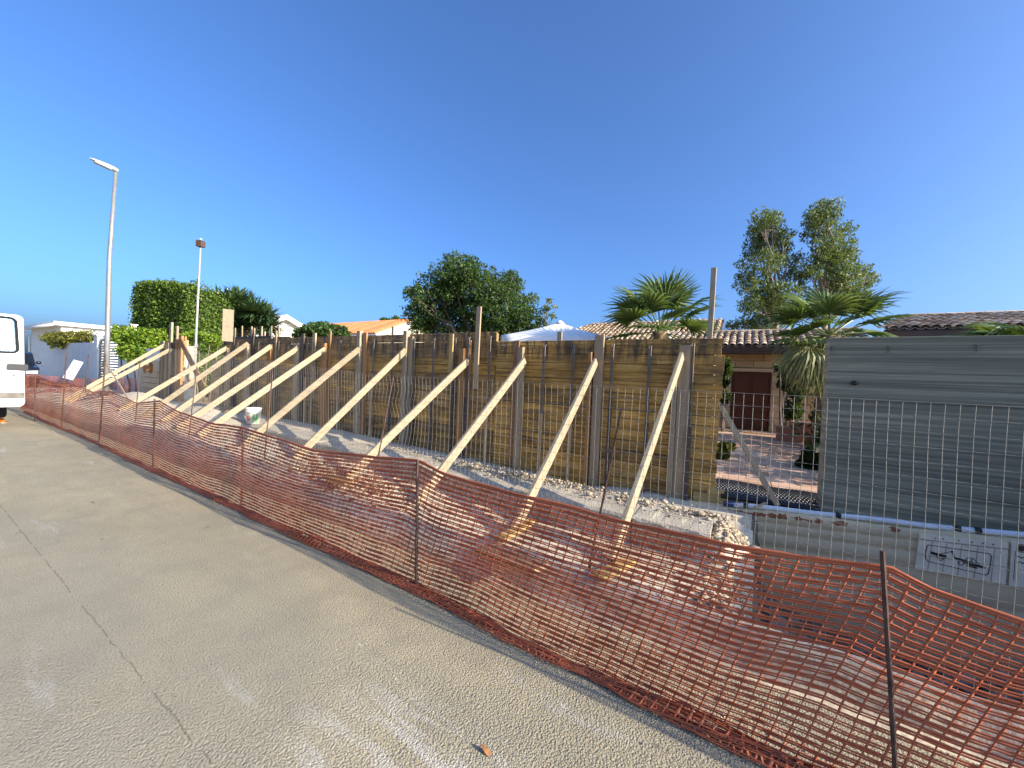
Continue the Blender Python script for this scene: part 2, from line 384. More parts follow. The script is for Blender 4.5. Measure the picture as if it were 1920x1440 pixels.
def timber(name, p0, p1, w, t, mat, parent=None, face=(1, 0, 0), bow=.004, seg=4):
    """sawn board from p0 to p1: w = wide dimension, t = thickness, 'face' = direction the wide face looks; chamfered, slightly bowed"""
    p0, p1 = Vector(p0), Vector(p1); L = (p1-p0).length; ax = (p1-p0).normalized()
    f = Vector(face); f = (f - ax*f.dot(ax)).normalized(); s = f.cross(ax)
    c = min(.004, t*.2); hw, ht = w/2, t/2
    prof = [(-hw+c,-ht),(hw-c,-ht),(hw,-ht+c),(hw,ht-c),(hw-c,ht),(-hw+c,ht),(-hw,ht-c),(-hw,-ht+c)]
    mb = MB(); b1, b2 = random.uniform(-bow, bow), random.uniform(-bow, bow)
    for i in range(seg+1):
        u = i/seg; k = 4*u*(1-u)
        for a, b in prof: mb.v.append((u*L, a + b1*k, b + b2*k))
    for i in range(seg):
        for k in range(8): mb.f.append((i*8+k, i*8+(k+1) % 8, (i+1)*8+(k+1) % 8, (i+1)*8+k))
    mb.f.append(tuple(reversed(range(8)))); mb.f.append(tuple(seg*8+k for k in range(8)))
    mw = Matrix.Identity(4)
    for i in range(3): mw[i][0], mw[i][1], mw[i][2], mw[i][3] = ax[i], s[i], f[i], p0[i]
    return link(name, mb.mesh(name), mat, parent, False, mw)
def smoothstep(a, b, x): t = np.clip((x-a)/(b-a), 0, 1); return t*t*(3-2*t)
def fbm(x, y, seed=0, oct=4, f0=1.0):
    out = 0; a = 1; r = np.random.default_rng(seed)
    for o in range(oct):
        for _ in range(3):
            th, ph = r.uniform(0, 6.283, 2); k = f0*(2**o)*r.uniform(.7, 1.4)
            out = out + a*np.sin(k*(x*math.cos(th)+y*math.sin(th))+ph)/3
        a *= .5
    return out

# ================================================================== SETTING
def sheet(name, x0, x1, y0, y1, z, mat):
    return tag(obj(name, MB().face([(x0,y0,z),(x1,y0,z),(x1,y1,z),(x0,y1,z)]), mat), kind='structure')
sheet('ground', -1200, 1200, -1200, 1200, -1.6, 'garden_soil')
sheet('road', -160, 60, -9, 2.42, 0, 'asphalt')
sheet('lay_by', -160, -23.9, 2.42, 6.0, -.003, 'asphalt')
sheet('verge_end', 4.2, 60, 2.42, 5.3, -.003, 'dusty_ground')
sheet('roadside_land', -160, 60, -60, -9.0, -.004, 'garden_soil')
g1 = MB(); g1.face([(-160,5.02,.06),(-.2,5.02,.06),(-.2,60,.06),(-160,60,.06)]); g1.face([(-.2,5.3,.1),(60,5.3,.1),(60,60,.1),(-.2,60,.1)])
tag(obj('garden_ground', g1, 'garden_soil'), kind='structure')

# excavated verge between road and wall: ramp on the left, raised footway slab on the right, open pit right of X = 0
def verge_z(X, Y):
    n1 = fbm(X, Y, 3, 4, 2.2)*.012 + fbm(X, Y, 5, 3, 9)*.006
    rise = .17 + .03*np.clip(-2.3-X, 0, 6)
    ramp = rise*smoothstep(2.30, 2.62, Y + .06*fbm(X, Y, 9, 2, 1.1))
    # footway slab with upstanding kerb face
    k = smoothstep(-2.5, -1.2, X)
    edge = 2.50 + .012*fbm(X, X*0, 21, 3, 5)
    slab = (.03 + .17*k)*smoothstep(edge, edge+.035, Y)
    z = ramp*(1-k) + slab*k + n1
    hump = .05*np.exp(-(((X+4.6)/1.0)**2 + ((Y-2.95)/.3)**2)) + .07*np.exp(-(((X+3.4)/.5)**2 + ((Y-3.0)/.22)**2))
    heap = .42*np.exp(-(((X+13.2)/1.5)**2 + ((Y-3.5)/.5)**2)) + .30*np.exp(-(((X+9.8)/1.2)**2 + ((Y-3.6)/.4)**2))
    z = z + hump + heap
    endh = np.exp(-((X+.10)/.17)**2)*smoothstep(3.12, 3.38, Y + .05*fbm(X, Y, 55, 3, 9))*(1-smoothstep(3.75, 4.05, Y))*.17
    z = z + endh
    # pit
    xe = -.01 + .12*fbm(Y*1.0, Y*0, 31, 5, 8) + .05*(Y-2.5)
    ye = 2.62 + .05*fbm(X, X*0, 33, 3, 3)
    pit = smoothstep(xe, xe+.10, X)*smoothstep(ye, ye+.16, Y)
    floor = -.72 + .16*fbm(X, Y, 41, 4, 4) + .30*np.exp(-(((X-.25)/.4)**2 + ((Y-3.6)/.6)**2))
    return z*(1-pit) + floor*pit
xs = np.concatenate([np.arange(-24, -7, .12), np.arange(-7, 4.3, .035)]); ys = np.concatenate([np.arange(2.42, 2.75, .022), np.arange(2.75, 5.1, .045)])
XX, YY = np.meshgrid(xs, ys, indexing='ij'); ZZ = verge_z(XX, YY); ZZ[:, 0] = .0
nx, ny = len(xs), len(ys); idx = np.arange(nx*ny).reshape(nx, ny)
V = np.stack([XX, YY, ZZ], -1).reshape(-1, 3)
Q = np.stack([idx[:-1, :-1], idx[1:, :-1], idx[1:, 1:], idx[:-1, 1:]], -1).reshape(-1, 4)
xc, yc = V[Q[:, 0], 0], V[Q[:, 0], 1]; inpit = (xc > .12) & (yc > 2.74)
vg = link('verge', arr_mesh('verge', V, Q), None); vg.data.materials.append(MATS['dusty_ground']); vg.data.materials.append(MATS['pit_soil'])
vg.data.polygons.foreach_set('material_index', inpit.astype(np.int32)); vg.data.polygons.foreach_set('use_smooth', [True]*len(Q))
tag(vg, kind='structure')
def gz(x, y): return float(verge_z(np.array([x*1.0]), np.array([y*1.0]))[0])

# rubble: small irregular chunks
_ico = None
def ico():
    global _ico
    if _ico is None:
        import bmesh
        bm = bmesh.new(); bmesh.ops.create_icosphere(bm, subdivisions=1, radius=1)
        _ico = (np.array([v.co[:] for v in bm.verts]), np.array([[v.index for v in f.verts] for f in bm.faces])); bm.free()
    return _ico
def chunk_mesh(name, seed, cuts=8):
    v, f = ico(); r = np.random.default_rng(seed); v = v*r.uniform(.75, 1.25, (len(v), 1))*r.uniform(.7, 1.25, 3)
    for _ in range(cuts):
        d = r.normal(size=3); d /= np.linalg.norm(d); k = v@d; lim = r.uniform(.30, .6); v = v - np.outer(np.maximum(k-lim, 0), d)
    return arr_mesh(name, v, f), v, f
CH = [chunk_mesh('chunk', i) for i in range(10)]
def rubble_stuff(name, pts, sizes, mat, label=None):
    vv, ff = [], []; b = 0
    for p, s in zip(pts, sizes):
        _, v, f = CH[RNG.integers(10)]; a = RNG.uniform(0, 6.28); t = RNG.uniform(-.6, .6)
        Rz = np.array([[math.cos(a), -math.sin(a), 0], [math.sin(a), math.cos(a), 0], [0, 0, 1]]); Rx = np.array([[1, 0, 0], [0, math.cos(t), -math.sin(t)], [0, math.sin(t), math.cos(t)]])
        vv.append((v*np.array([1.2, 1, .7])*s) @ (Rz@Rx).T + np.array(p)); ff.append(f+b); b += len(v)
    o = link(name, arr_mesh(name, np.concatenate(vv), np.concatenate(ff)), mat); tag(o, label, None, None, 'stuff'); return o

# raised concrete edging in front of the formwork: separate blocks with open joints
def edge_y(X): return 3.30 + .055*(-X)
kb = tag(obj('concrete_edging', MB().box((-9.4, 3.86, -.05), (-.35, 4.0, .30)), 'kerb_concrete'), kind='structure')
x = -9.3; KT = []
while x < -.20:
    L = random.uniform(1.05, 1.3); x2 = min(x+L, -.16); top = .40 + random.uniform(-.012, .012)
    y0, y1 = edge_y(x), edge_y(x2); m = MB(); nseg = 8
    for i in range(nseg+1):
        u = i/nseg; X = x + .006 + (x2-x-.012)*u; yy = y0+(y1-y0)*u; j = random.uniform(-.006, .006); c = random.uniform(.008, .03)
        for (a, b) in ((yy+j, -.1), (yy+j, top-c), (yy+c+j, top), (yy+.50, top+random.uniform(-.01, .01)), (yy+.56, -.1)): m.v.append((X, a, b))
    for i in range(nseg):
        for k in range(4): m.f.append((i*5+k, (i+1)*5+k, (i+1)*5+k+1, i*5+k+1))
    m.f.append((0, 1, 2, 3, 4)); m.f.append(tuple(nseg*5+k for k in (4, 3, 2, 1, 0)))
    o = obj('kerb_block', m, 'kerb_concrete', kb); KT.append((x, x2, top)); x = x2
# rubble on the edging, at its foot and in the pit
pts, sz = [], []
for _ in range(1300):
    X = -RNG.uniform(0, 4.9); Y = edge_y(X) + RNG.normal(.43, .10); s = RNG.uniform(.004, .024)*(1.0 if X > -3.4 else .6); pts.append((X, Y, .405 + s*.25 + .045*max(0, 1-abs(Y-edge_y(X)-.44)/.16)*RNG.uniform(0, 1.3))); sz.append(s)
for _ in range(45):
    X = -RNG.uniform(0, 2.9); Y = edge_y(X) + RNG.normal(.44, .05); s = RNG.uniform(.024, .044); pts.append((X, Y, .43)); sz.append(s)
for _ in range(700):
    X = RNG.normal(-3.75, .55); Y = RNG.normal(2.98, .16); s = RNG.uniform(.006, .032); pts.append((X, Y, gz(X, Y) + s*.2)); sz.append(s)
for _ in range(650):
    X = RNG.uniform(-.95, .04); Y = RNG.uniform(2.56, 3.25); s = RNG.uniform(.003, .014); pts.append((X, Y, gz(X, Y) + s*.2)); sz.append(s)
for _ in range(420):
    X = RNG.normal(-.05, .07); Y = RNG.uniform(2.62, 4.0); s = RNG.uniform(.010, .038); pts.append((X, Y, max(gz(X, Y), .02) + s*.2)); sz.append(s)
for _ in range(1300):
    X = RNG.uniform(-14, -1); Y = RNG.uniform(2.5, 3.5); s = RNG.uniform(.003, .013); pts.append((X, Y, gz(X, Y) + s*.3)); sz.append(s)
rubble_stuff('rubble', pts, sz, 'rubble', 'pale broken concrete and stone rubble strewn along the edging')
pts, sz = [], []
for _ in range(420):
    X = RNG.normal(-4.0, .55); Y = RNG.normal(2.88, .14); s = RNG.uniform(.006, .035); pts.append((X, Y, gz(X, Y) + s*.25)); sz.append(s)
rubble_stuff('earth_clods', pts, sz, 'clod', 'brown clods of earth and brick on the rubble heap behind the netting')
pts, sz = [], []
for _ in range(420):
    X = RNG.uniform(.12, 3.2); Y = RNG.uniform(2.8, 4.7); s = RNG.uniform(.02, .11); pts.append((X, Y, gz(X, Y) + s*.35)); sz.append(s)
rubble_stuff('pit_debris', pts, sz, 'rubble_grey', 'grey stones and broken concrete lying in the open pit')
pts, sz = [], []
for _ in range(1500):
    X = RNG.uniform(-16, 1.4); Y = 2.0 + RNG.normal(.03, .07); s = RNG.uniform(.002, .009); pts.append((X, Y, s*.5)); sz.append(s)
for _ in range(900):
    X = RNG.uniform(-9, .6); Y = 1.95 - RNG.exponential(.45); s = RNG.uniform(.0012, .0045); pts.append((X, Y, s*.4)); sz.append(s)
rubble_stuff('grit', pts, sz, 'rubble', 'fine grit along the foot of the orange netting')

# ================================================================== FORMWORK
FY = 5.0
fw = thing('wall_formwork', 'long shuttering wall of wet brown planks held by timber posts', 'formwork', (-6, FY, 0))
def plank_rows(x0, x1, z0, z1, mats, end_jit=.03, Y=FY, joint=(2.4, 3.9), parent=None):
    z = z0
    while z < z1-.03:
        h = min(random.uniform(.095, .155), z1-z); h = h if z1-z-h > .05 else z1-z
        X = x1 + random.uniform(-end_jit, end_jit)
        while X > x0+.02:
            L = random.uniform(*joint); xa = max(x0, X-L); xa = x0 if xa-x0 < .6 else xa
            d = random.uniform(-.005, .005)
            timber('plank', (xa+.003, Y+d, z+h/2), (X, Y+d, z+h/2), h-.005, .027, random.choice(mats), parent or fw, (0, -1, 0), .002, 3)
            X = xa
        z += h
plank_rows(-3.3, -.22, .06, 2.10, ['shuttering_wood'])
plank_rows(-12.35, -3.304, .06, 2.25, ['shuttering_wood_aged', 'shuttering_wood_aged', 'shuttering_wood'])
# concrete core and rear shuttering
obj('concrete_core', MB().box((-12.3, FY+.02, .06), (-.30, FY+.26, 1.95)), 'kerb_concrete', fw)
plank_rows(-12.3, -.26, .06, 2.02, ['shuttering_wood_aged'], .03, FY+.285, (3, 4))
for (xa, xb, yt, yb, mm) in ((880, 934, 626, 646, 'pine_yellow'), (512, 545, 632, 650, 'wood_orange'), (436, 508, 632, 652, 'wood_dark')):
    qa_, qb_, ql = PY(xa, yt, FY+.31), PY(xb, yt, FY+.31), PY(xa, yb, FY+.31); zc = (qa_.z+ql.z)/2
    timber('plank', (qa_.x, FY+.31, zc), (qb_.x, FY+.31, zc), qa_.z-ql.z, .027, mm, fw, (0, -1, 0))
for p in [(436,612),(441,615),(454,611),(472,612),(477,615),(491,612),(509,611),(523,610),(566,630),(571,631),(617,629),(737,612),(1050,622),(823,626),(828,627)]:
    q = PY(p[0], p[1], FY+.33); timber('stub', (q.x, q.y, 1.6), (q.x, q.y, q.z), .05 if p[0] < 1000 else .075, .03, 'pine_new' if p[0] % 2 else 'wood_grey', fw, (0, -1, 0))
# posts: X, bottom, top, width, depth, material
POSTS = [(-11.93,.08,2.0,.11,.09,'wood_grey'),(-11.72,.08,2.35,.12,.03,'wood_dark'),(-10.88,.08,2.10,.12,.09,'wood_grey'),(-10.70,.08,2.36,.10,.03,'wood_dark'),
 (-9.78,.08,2.08,.13,.09,'wood_orange'),(-9.62,.08,2.42,.06,.03,'pine_new'),(-8.67,.08,2.06,.11,.09,'wood_grey'),(-8.50,.08,2.33,.11,.03,'wood_dark'),(-8.05,.9,2.33,.10,.04,'wood_grey'),
 (-7.63,.08,2.10,.11,.09,'wood_orange'),(-7.50,.08,2.36,.05,.03,'wood_red'),(-6.50,.08,2.33,.10,.09,'pine_new'),(-6.37,.08,2.30,.10,.04,'wood_red'),
 (-5.22,.08,2.30,.09,.09,'pine_new'),(-5.11,.08,2.2,.10,.05,'wood_grey'),(-3.92,.08,1.98,.10,.09,'wood_orange'),(-3.82,.08,2.12,.09,.04,'wood_red'),
 (-2.93,.08,2.10,.10,.03,'wood_red'),(-2.83,.08,2.0,.09,.09,'wood_grey'),(-1.76,.08,1.93,.045,.09,'wood_orange'),(-1.655,.08,2.16,.125,.045,'wood_grey'),
 (-.70,.08,1.80,.05,.09,'pine_new'),(-.605,.08,2.02,.125,.045,'wood_grey')]
for X, z0, z1, w, dd, m in POSTS:
    l = random.uniform(-.01, .01); timber('post', (X+l, FY-.016-dd/2, z0), (X, FY-.016-dd/2, z1), w, dd, m, fw, (0, -1, 0), .006)
# steel tie straps with rounded heads, lower half sleeved by a batten
for px in (418,447,486,524,578,590,640,702,738,778,815,855,880,920,1022,1077,1150,1220,1300):
    q = PY(px, 640, FY-.04); m = MB(); zt = (2.17 if q.x < -3.3 else 2.03)+random.uniform(-.02, .01)
    for s in (-1, 1): m.tube([(q.x+s*.012, FY-.012, zt-.02), (q.x+s*.012, FY-.035, zt), (q.x+s*.012, FY-.055, zt-.03), (q.x+s*.012, FY-.055, .08)], .009, 6)
    obj('tie_strap', m, 'steel_dark', fw)
    timber('batten', (q.x+.002, FY-.085, .08), (q.x+.012, FY-.085, random.choice((1.05, 1.2, .0001+1.35))), .045, .024, random.choice(('wood_grey', 'wood_dark')), fw, (0, -1, 0))
# packing blocks at the right foot
timber('packing_block', (-.44, FY-.03, .25), (-.10, FY-.03, .25), .12, .06, 'pine_yellow', fw, (0, -1, 0))
timber('packing_block', (-.30, FY-.02, .345), (-.13, FY-.02, .345), .065, .06, 'pine_yellow', fw, (0, -1, 0))

# raking braces: photo top, photo point lower down, foot Y
BR = [((305,649),(150,735),'on the far formwork, outer one of the closest pair'),((320,655),(162,737),'on the far formwork, inner one of the closest pair'),
 ((422,654),(270,747),'at the far end post under the tall wide plank'),((462,646),(300,760),'second from the far end of the long shuttering'),
 ((505,651),(330,775),'third from the far end of the long shuttering'),((554,656),(357,787),'fourth from the far end, crossing above the loose battens'),
 ((606,657),(402,797),'passing just left of the white bucket'),((670,657),(487,812),'whose foot passes right of the white bucket'),
 ((757,660),(577,837),'seventh from the far end of the long shuttering'),((874,680),(690,860),'below the upright board standing above the tree'),
 ((981,680),(830,880),'third from the gateway end'),((1115,682),(965,1000),'second from the gateway end, foot on a short board'),((1277,672),(1145,1058),'nearest the gateway, steepest looking of all')]
for i, (t, f, where) in enumerate(BR):
    T = PY(t[0], t[1], FY-.13); best = None
    for k in np.arange(.95, 1.6, .01):
        x, y = t[0]+k*(f[0]-t[0]), t[1]+k*(f[1]-t[1])
        for z in (.12, .2, .28, .36):
            G = PZ(x, y, z); e = abs(G.x-(T.x-.12)) + 2*abs(z-gz(G.x, G.y)-.0) + .5*abs(G.y-2.88)
            if best is None or e < best[0]: best = (e, G)
    G = best[1]; G.z = max(G.z, gz(G.x, G.y))
    ax = (T-G).normalized(); T2 = T + ax*.05
    b = timber('timber_brace', G, T2, .104, .040, 'pine_new', None, (1, -.15, 0), .008, 6)
    tag(b, 'pale sawn timber brace ' + where, 'timber brace', 'raking timber braces')
    BR[i] = (T, G, where)
# loose upright boards
def upright(px, py0, py1, Y, w, t, mat, label, name='upright_board', face=(0, -1, 0)):
    a, b = PY(px[0], py0, Y), PY(px[1], py1, Y); a.x = b.x = (a.x+b.x)/2
    return tag(timber(name, (a.x, Y, a.z), (b.x+.01, Y, b.z), w, t, mat, None, face), label, 'board')
upright((892, 897), 728, 575, FY-.12, .085, .03, 'wood_grey', 'grey upright board rising above the shuttering in front of the big tree')
upright((843, 847), 697, 626, FY-.10, .075, .03, 'pine_yellow', 'short yellowish board hung on the shuttering left of the tall grey board')
upright((1332, 1335), 640, 503, FY+.34, .06, .05, 'pine_new', 'tall slim pale post standing between the two fan palms')
upright((426, 428), 640, 580, FY-.16, .24, .03, 'pine_new', 'tall wide pale plank above the far end of the shuttering', face=(1, -.3, 0))

# foot boards lying under the two nearest braces, and a plank in front of them
for (p0, p1, w, m, lab) in [(PZ(1120,1082,.23), PZ(1182,1050,.23), .10, 'pine_yellow', 'yellow foot board under the brace nearest the gateway'),
                            (PZ(935,1012,.22), PZ(1000,975,.22), .09, 'pine_yellow', 'yellow foot board under the second nearest brace'),
                            (PZ(902,1028,.14), PZ(1016,1066,.22), .16, 'wood_grey', 'grey board lying flat along the footway kerb'),
                            (PZ(655,905,.33), PZ(612,893,.33), .12, 'pine_yellow', 'short yellow offcut on the rubble heap')]:
    tag(timber('loose_board', p0, p1, w, .035, m, None, (0, 0, 1)), lab, 'board')
# loose battens lying behind the far braces
LB = [((440,755),(360,790)),((452,752),(385,785)),((452,758),(408,778))]
for k, (a, b) in enumerate(LB):
    tag(timber('loose_batten', PZ(*a, .42), PZ(*b, .42), .06, .03, 'wood_grey' if k else 'pine_new', None, (0, 0, 1)),
        ['pale batten topmost of the loose battens left of the bucket', 'middle grey batten of the loose battens left of the bucket', 'lowest grey batten, closest to the white bucket'][k], 'batten', 'loose battens')

# far formwork piece, left of the second gateway
f2 = thing('gate_pier_formwork', 'short tall formwork of upright orange and grey boards at the far gateway', 'formwork', (-16, 5, 0))
def fp(px, py, Y=5.0): return PY(px, py, Y)
xr, xl = fp(343, 700).x, fp(298, 700).x
z = .1
while z < 2.2:
    h = random.uniform(.12, .17)
    if z+h > 2.25: h = 2.25-z
    timber('plank', (xl, 5.02, z+h/2), (xr, 5.02, z+h/2), h-.006, .027, 'shuttering_wood_aged', f2, (0, -1, 0)); z += h
obj('concrete_core', MB().box((xl+.05, 5.05, .1), (xr-.05, 5.3, 2.1)), 'kerb_concrete', f2)
for px, zt, w, m, Y in [(304,2.25,.14,'pine_new',4.95),(311,2.2,.16,'wood_grey',4.95),(319,2.85,.16,'pine_new',4.95),(322,2.2,.10,'wood_dark',4.94),(330,2.75,.10,'pine_new',5.1),(331,2.3,.14,'wood_orange',4.95),(338,2.4,.22,'wood_orange',4.95),(345,2.4,.14,'wood_orange',5.1),(349,2.3,.10,'pine_new',5.25)]:
    q = fp(px, 700, Y); timber('post', (q.x, Y, .1), (q.x, Y, zt), w, .06, m, f2, (0, -1, 0))
a, b = PY(338, 637, 4.9), PY(383, 728, 4.6); tag(timber('diagonal_board', a, b, .16, .04, 'wood_orange', None, (.3, -1, 0)), 'orange brown board slanting down to the right from the far formwork', 'board')
a, b = PY(346, 690, 4.85), PY(360, 728, 4.6); tag(timber('diagonal_board', a, b, .10, .04, 'wood_grey', None, (.3, -1, 0)), 'short grey board propped beside the far formwork', 'board')
# low block wall left of it
bw = thing('block_wall', 'low dark grey block wall left of the far formwork', 'wall', (-18, 5.1, 0))
X0, X1 = PY(262, 700, 5.12).x, xl-.02; z = 0; row = 0
while z < 1.5:
    X = X0 - (.25 if row % 2 else 0)
    while X < X1:
        xa, xb = max(X, X0), min(X+.5, X1)
        if xb-xa > .06: obj('block', MB().box((xa+.006, 5.12+random.uniform(-.004,.004), z+.006), (xb-.006, 5.32, z+.19)), 'low_wall_concrete', bw)
        X += .5
    z += .2; row += 1
# stone gate pier at the left end of the long formwork
sp = thing('stone_pier', 'pale stone pier at the left end of the long shuttering', 'pier', (-12.8, 5.2, 0))
qa, qb = PY(396, 700, 5.1).x, PY(412, 700, 5.1).x; z = 0
while z < 1.45:
    for xa, xb in ((qa, qa+(qb-qa)*random.uniform(.4, .6)), (None, None)):
        if xa is None: xa, xb = last, qb
        obj('stone', MB().box((xa+.008, 5.1+random.uniform(-.01,.01), z+.008), (xb-.008+random.uniform(-.01,.01), 5.5, z+.232)), 'stone_block', sp); last = xb
    z += .24
tag(obj('cable_drum', MB().lathe((0,0,0), [(.30,0),(.30,.04),(.14,.05),(.14,.22),(.30,.23),(.30,.27)], 18), 'wood_orange'), 'small orange wooden drum hanging on the block wall', 'drum')
bpy.data.objects['cable_drum'].matrix_basis = Matrix.Translation((PY(284, 690, 4.85))) @ Matrix.Rotation(R(90), 4, 'X') @ Matrix.Scale(.62, 4)

# ================================================================== RIGHT: concrete wall, low wall, pit edge
gw = thing('concrete_wall', 'smooth dark grey board-marked concrete wall right of the gateway', 'wall', (2.5, 5.1, 0))
z = -.2; k = 0
while z < 2.085:
    h = min(random.uniform(.10, .17), 2.09-z); h = h if 2.09-z-h > .05 else 2.09-z
    d = random.uniform(-.003, .003); m = MB(); Y0 = 5.0+d
    m.prism([(.735+random.uniform(-.002,.002), Y0, z), (.735, Y0, z+h-.004), (.735, Y0+.004, z+h), (.735, 5.26, z+h), (.735, 5.26, z)], (5.0, 0, 0))
    obj('board_course', m, 'board_marked_concrete', gw); z += h; k += 1
# formwork tie hole with black plug, and small tie marks
q = PY(1603, 718, 4.995); m = MB(); v, f = ico(); vv = v*np.array([.03, .012, .028])*RNG.uniform(.8, 1.3, (len(v), 1)) + np.array([q.x, 4.99, q.z])
link('tie_plug', arr_mesh('tie_plug', vv, f), 'black_plastic', gw)
for px, py in ((1562, 649), (1668, 649), (1833, 647)):
    q = PY(px, py, 5.0); obj('tie_mark', MB().box((q.x-.02, 4.990, q.z), (q.x+.02, 5.01, q.z+.006)).box((q.x-.004, 4.990, q.z-.06), (q.x+.003, 5.01, q.z-.003)), 'board_marked_concrete', gw)
rw = thing('pit_shade_wall', 'unseen concrete wall added beyond the right picture edge to shade the pit', 'wall', (4.3, 4, -.7))  # out of view, added to cast the shadow lying over the pit
z = -.75
while z < 1.88:
    h = min(random.uniform(.11, .16), 1.9-z); h = h if 1.9-z-h > .05 else 1.9-z; d = random.uniform(-.003, .003)
    obj('board_course', MB().box((4.2+d, 2.96+d, z+.002), (4.42-d, 4.99, z+h)), 'board_marked_concrete', rw); z += h
# low wall: extruded profile with pour grooves, falling slightly to the left
def lowtop(X): return .235 + .085*X
lw = thing('low_wall', 'low grey brown concrete footing wall below the conduit', 'wall', (2, 4.8, -.6))
segs = np.arange(-.5, 5.6, .1); m = MB(); prof = [(-1.3, 0), (-.98, 0.0), (-.60, 0), (-.585, .008), (-.57, 0), (-.36, .004), (-.345, .012), (-.33, 0), (-.215, 0), (-.205, .012), (-.19, 0), (-.115, .002), (-.105, .01), (-.095, .0), (-.02, .0), (0, .015)]
for X in segs:
    jj = fbm(np.array([X]), np.array([0.]), 61, 4, 6)[0]
    for zo, yo in prof:
        top = 0 if zo < -.03 else jj*.012
        m.v.append((X, 4.80+yo+.002*random.uniform(-1, 1), lowtop(X)+zo+top))
    m.v.append((X, 5.0, lowtop(X)+.005)); m.v.append((X, 5.3, lowtop(X)+.01))
n_ = len(prof)+2
for i in range(len(segs)-1):
    for k in range(n_-1): m.f.append((i*n_+k, (i+1)*n_+k, (i+1)*n_+k+1, i*n_+k+1))
obj('wall_body', m, 'low_wall_concrete', lw, True)
m = MB()
for _ in range(26):
    X = random.choice((random.uniform(-.05, .25), random.uniform(.3, .55), random.uniform(-.05, 1.3))); v, f = ico(); b = len(m.v)
    for p in v*np.array([.05, .012, .02])*RNG.uniform(.5, 1.3, (len(v), 1)): m.v.append((X+p[0], 4.803+p[1], lowtop(X)-.03*random.random()-.012+p[2]))
    m.f += [tuple(b+int(i) for i in q) for q in f]
tag(obj('exposed_brick', m, 'brick_edge', lw), kind='stuff')
# sign panels on the low wall
def onwall(px, py, Y=4.775): return PY(px, py, Y)
sA = [onwall(1725,1001), onwall(1891,1018), onwall(1886,1096), onwall(1716,1067)]
def panel(name, label, c):
    e = thing(name, label, 'sign', tuple(sum((p for p in c), Vector())/4))
    obj('board', MB().prism([tuple(p) for p in c], (0, .022, 0)), 'sign_panel', e)
    return e
def inq(c, u, v, y):
    p = c[0]*(1-u)*(1-v) + c[1]*u*(1-v) + c[2]*u*v + c[3]*(1-u)*v; return (p.x, y, p.z)
YS = 4.7738
def strokes(c, parent, name, mat, polys, lines, y=4.7725):
    m = MB()
    for poly in polys: m.prism([inq(c, u, v, y) for u, v in poly], (0, .0012, 0))
    for w, pl in lines:
        for a, b in zip(pl[:-1], pl[1:]): m.beam(inq(c, *a, y+.0006), inq(c, *b, y+.0006), .0014, w, (0, 0, 1)) if False else m.prism(_ln(c, a, b, w, y), (0, .0012, 0))
    return obj(name, m, mat, parent)
def _ln(c, a, b, w, y):
    A, B = Vector(inq(c, *a, y)), Vector(inq(c, *b, y)); d = (B-A).normalized(); nrm = Vector((-d.z, 0, d.x))*(w/2); e = d*(w*.3)
    return [tuple(A-nrm-e), tuple(B-nrm+e), tuple(B+nrm+e), tuple(A+nrm-e)]
s1 = panel('tile_sign', 'beige tiled sign with a framed line drawing of a car', sA)
top = [(.02,.02),(.98,.02),(.98,.12),(.02,.12)]
strokes(sA, s1, 'tile_joints', 'sign_tile_joint', [], [(.0035, [(u, .17), (u-.015, .98)]) for u in (.16,.33,.50,.68,.86)] + [(.0035, [(0, .58), (1, .58)]), (.008, [(0, .15), (1, .15)])])
strokes(sA, s1, 'frame_line', 'rebar_rust', [], [(.006, [(.11,.28),(.80,.31),(.83,.37),(.825,.60),(.81,.80),(.79,.85),(.14,.73),(.105,.66),(.095,.55),(.10,.35),(.11,.28)])])
oval = lambda cx, cy, rx, ry: [(cx+rx*math.cos(t), cy+ry*math.sin(t)) for t in np.linspace(0, 2*math.pi, 13)]
strokes(sA, s1, 'car_drawing', 'print_black', [[(.15,.44),(.34,.50),(.34,.575),(.155,.515)], [(.43,.505),(.62,.57),(.78,.66),(.77,.70),(.60,.66),(.435,.56)], [(.57,.66),(.69,.69),(.69,.73),(.57,.69)]],
  [(.004, [(.27,.475),(.39,.38),(.425,.53)]), (.006, [(.385,.39),(.40,.36),(.43,.51)]), (.004, [(.55,.55),(.585,.475),(.645,.49),(.70,.60)]), (.004, [(.63,.49),(.62,.58)]), (.005, oval(.275,.595,.033,.055)), (.005, oval(.51,.64,.033,.055)), (.004, [(.22,.53),(.24,.60),(.31,.60),(.34,.57)])])
strokes(sA, s1, 'edge_marks', 'print_black', [[(u,.06),(u+.018,.06),(u+.018,.085),(u,.085)] for u in (.18,.27,.45,.60,.72,.83)], [])
c0, c1 = sA[1]+Vector((.018, 0, .012)), sA[2]+Vector((.018, 0, -.006)); dd = (sA[1]-sA[0])
sB = [c0, c0+dd, c1+dd, c1]
s2 = panel('tile_sign', 'beige tiled sign with faint script, cut off by the right picture edge', sB)
strokes(sB, s2, 'emblem', 'rebar_rust', [oval(.10,.12,.035,.07)[:-1]], [(.004, oval(.10,.12,.045,.09))])
strokes(sB, s2, 'script_lines', 'print_black', [], [(.005, [(.06,.33),(.08,.29),(.10,.34),(.12,.31),(.15,.34),(.20,.32)]), (.005, [(.07,.44),(.10,.42),(.12,.46),(.14,.42),(.17,.46),(.22,.44)]), (.005, [(.28,.33),(.33,.35),(.38,.34),(.46,.36)]), (.003, [(.04,.2),(.04,.85)])])
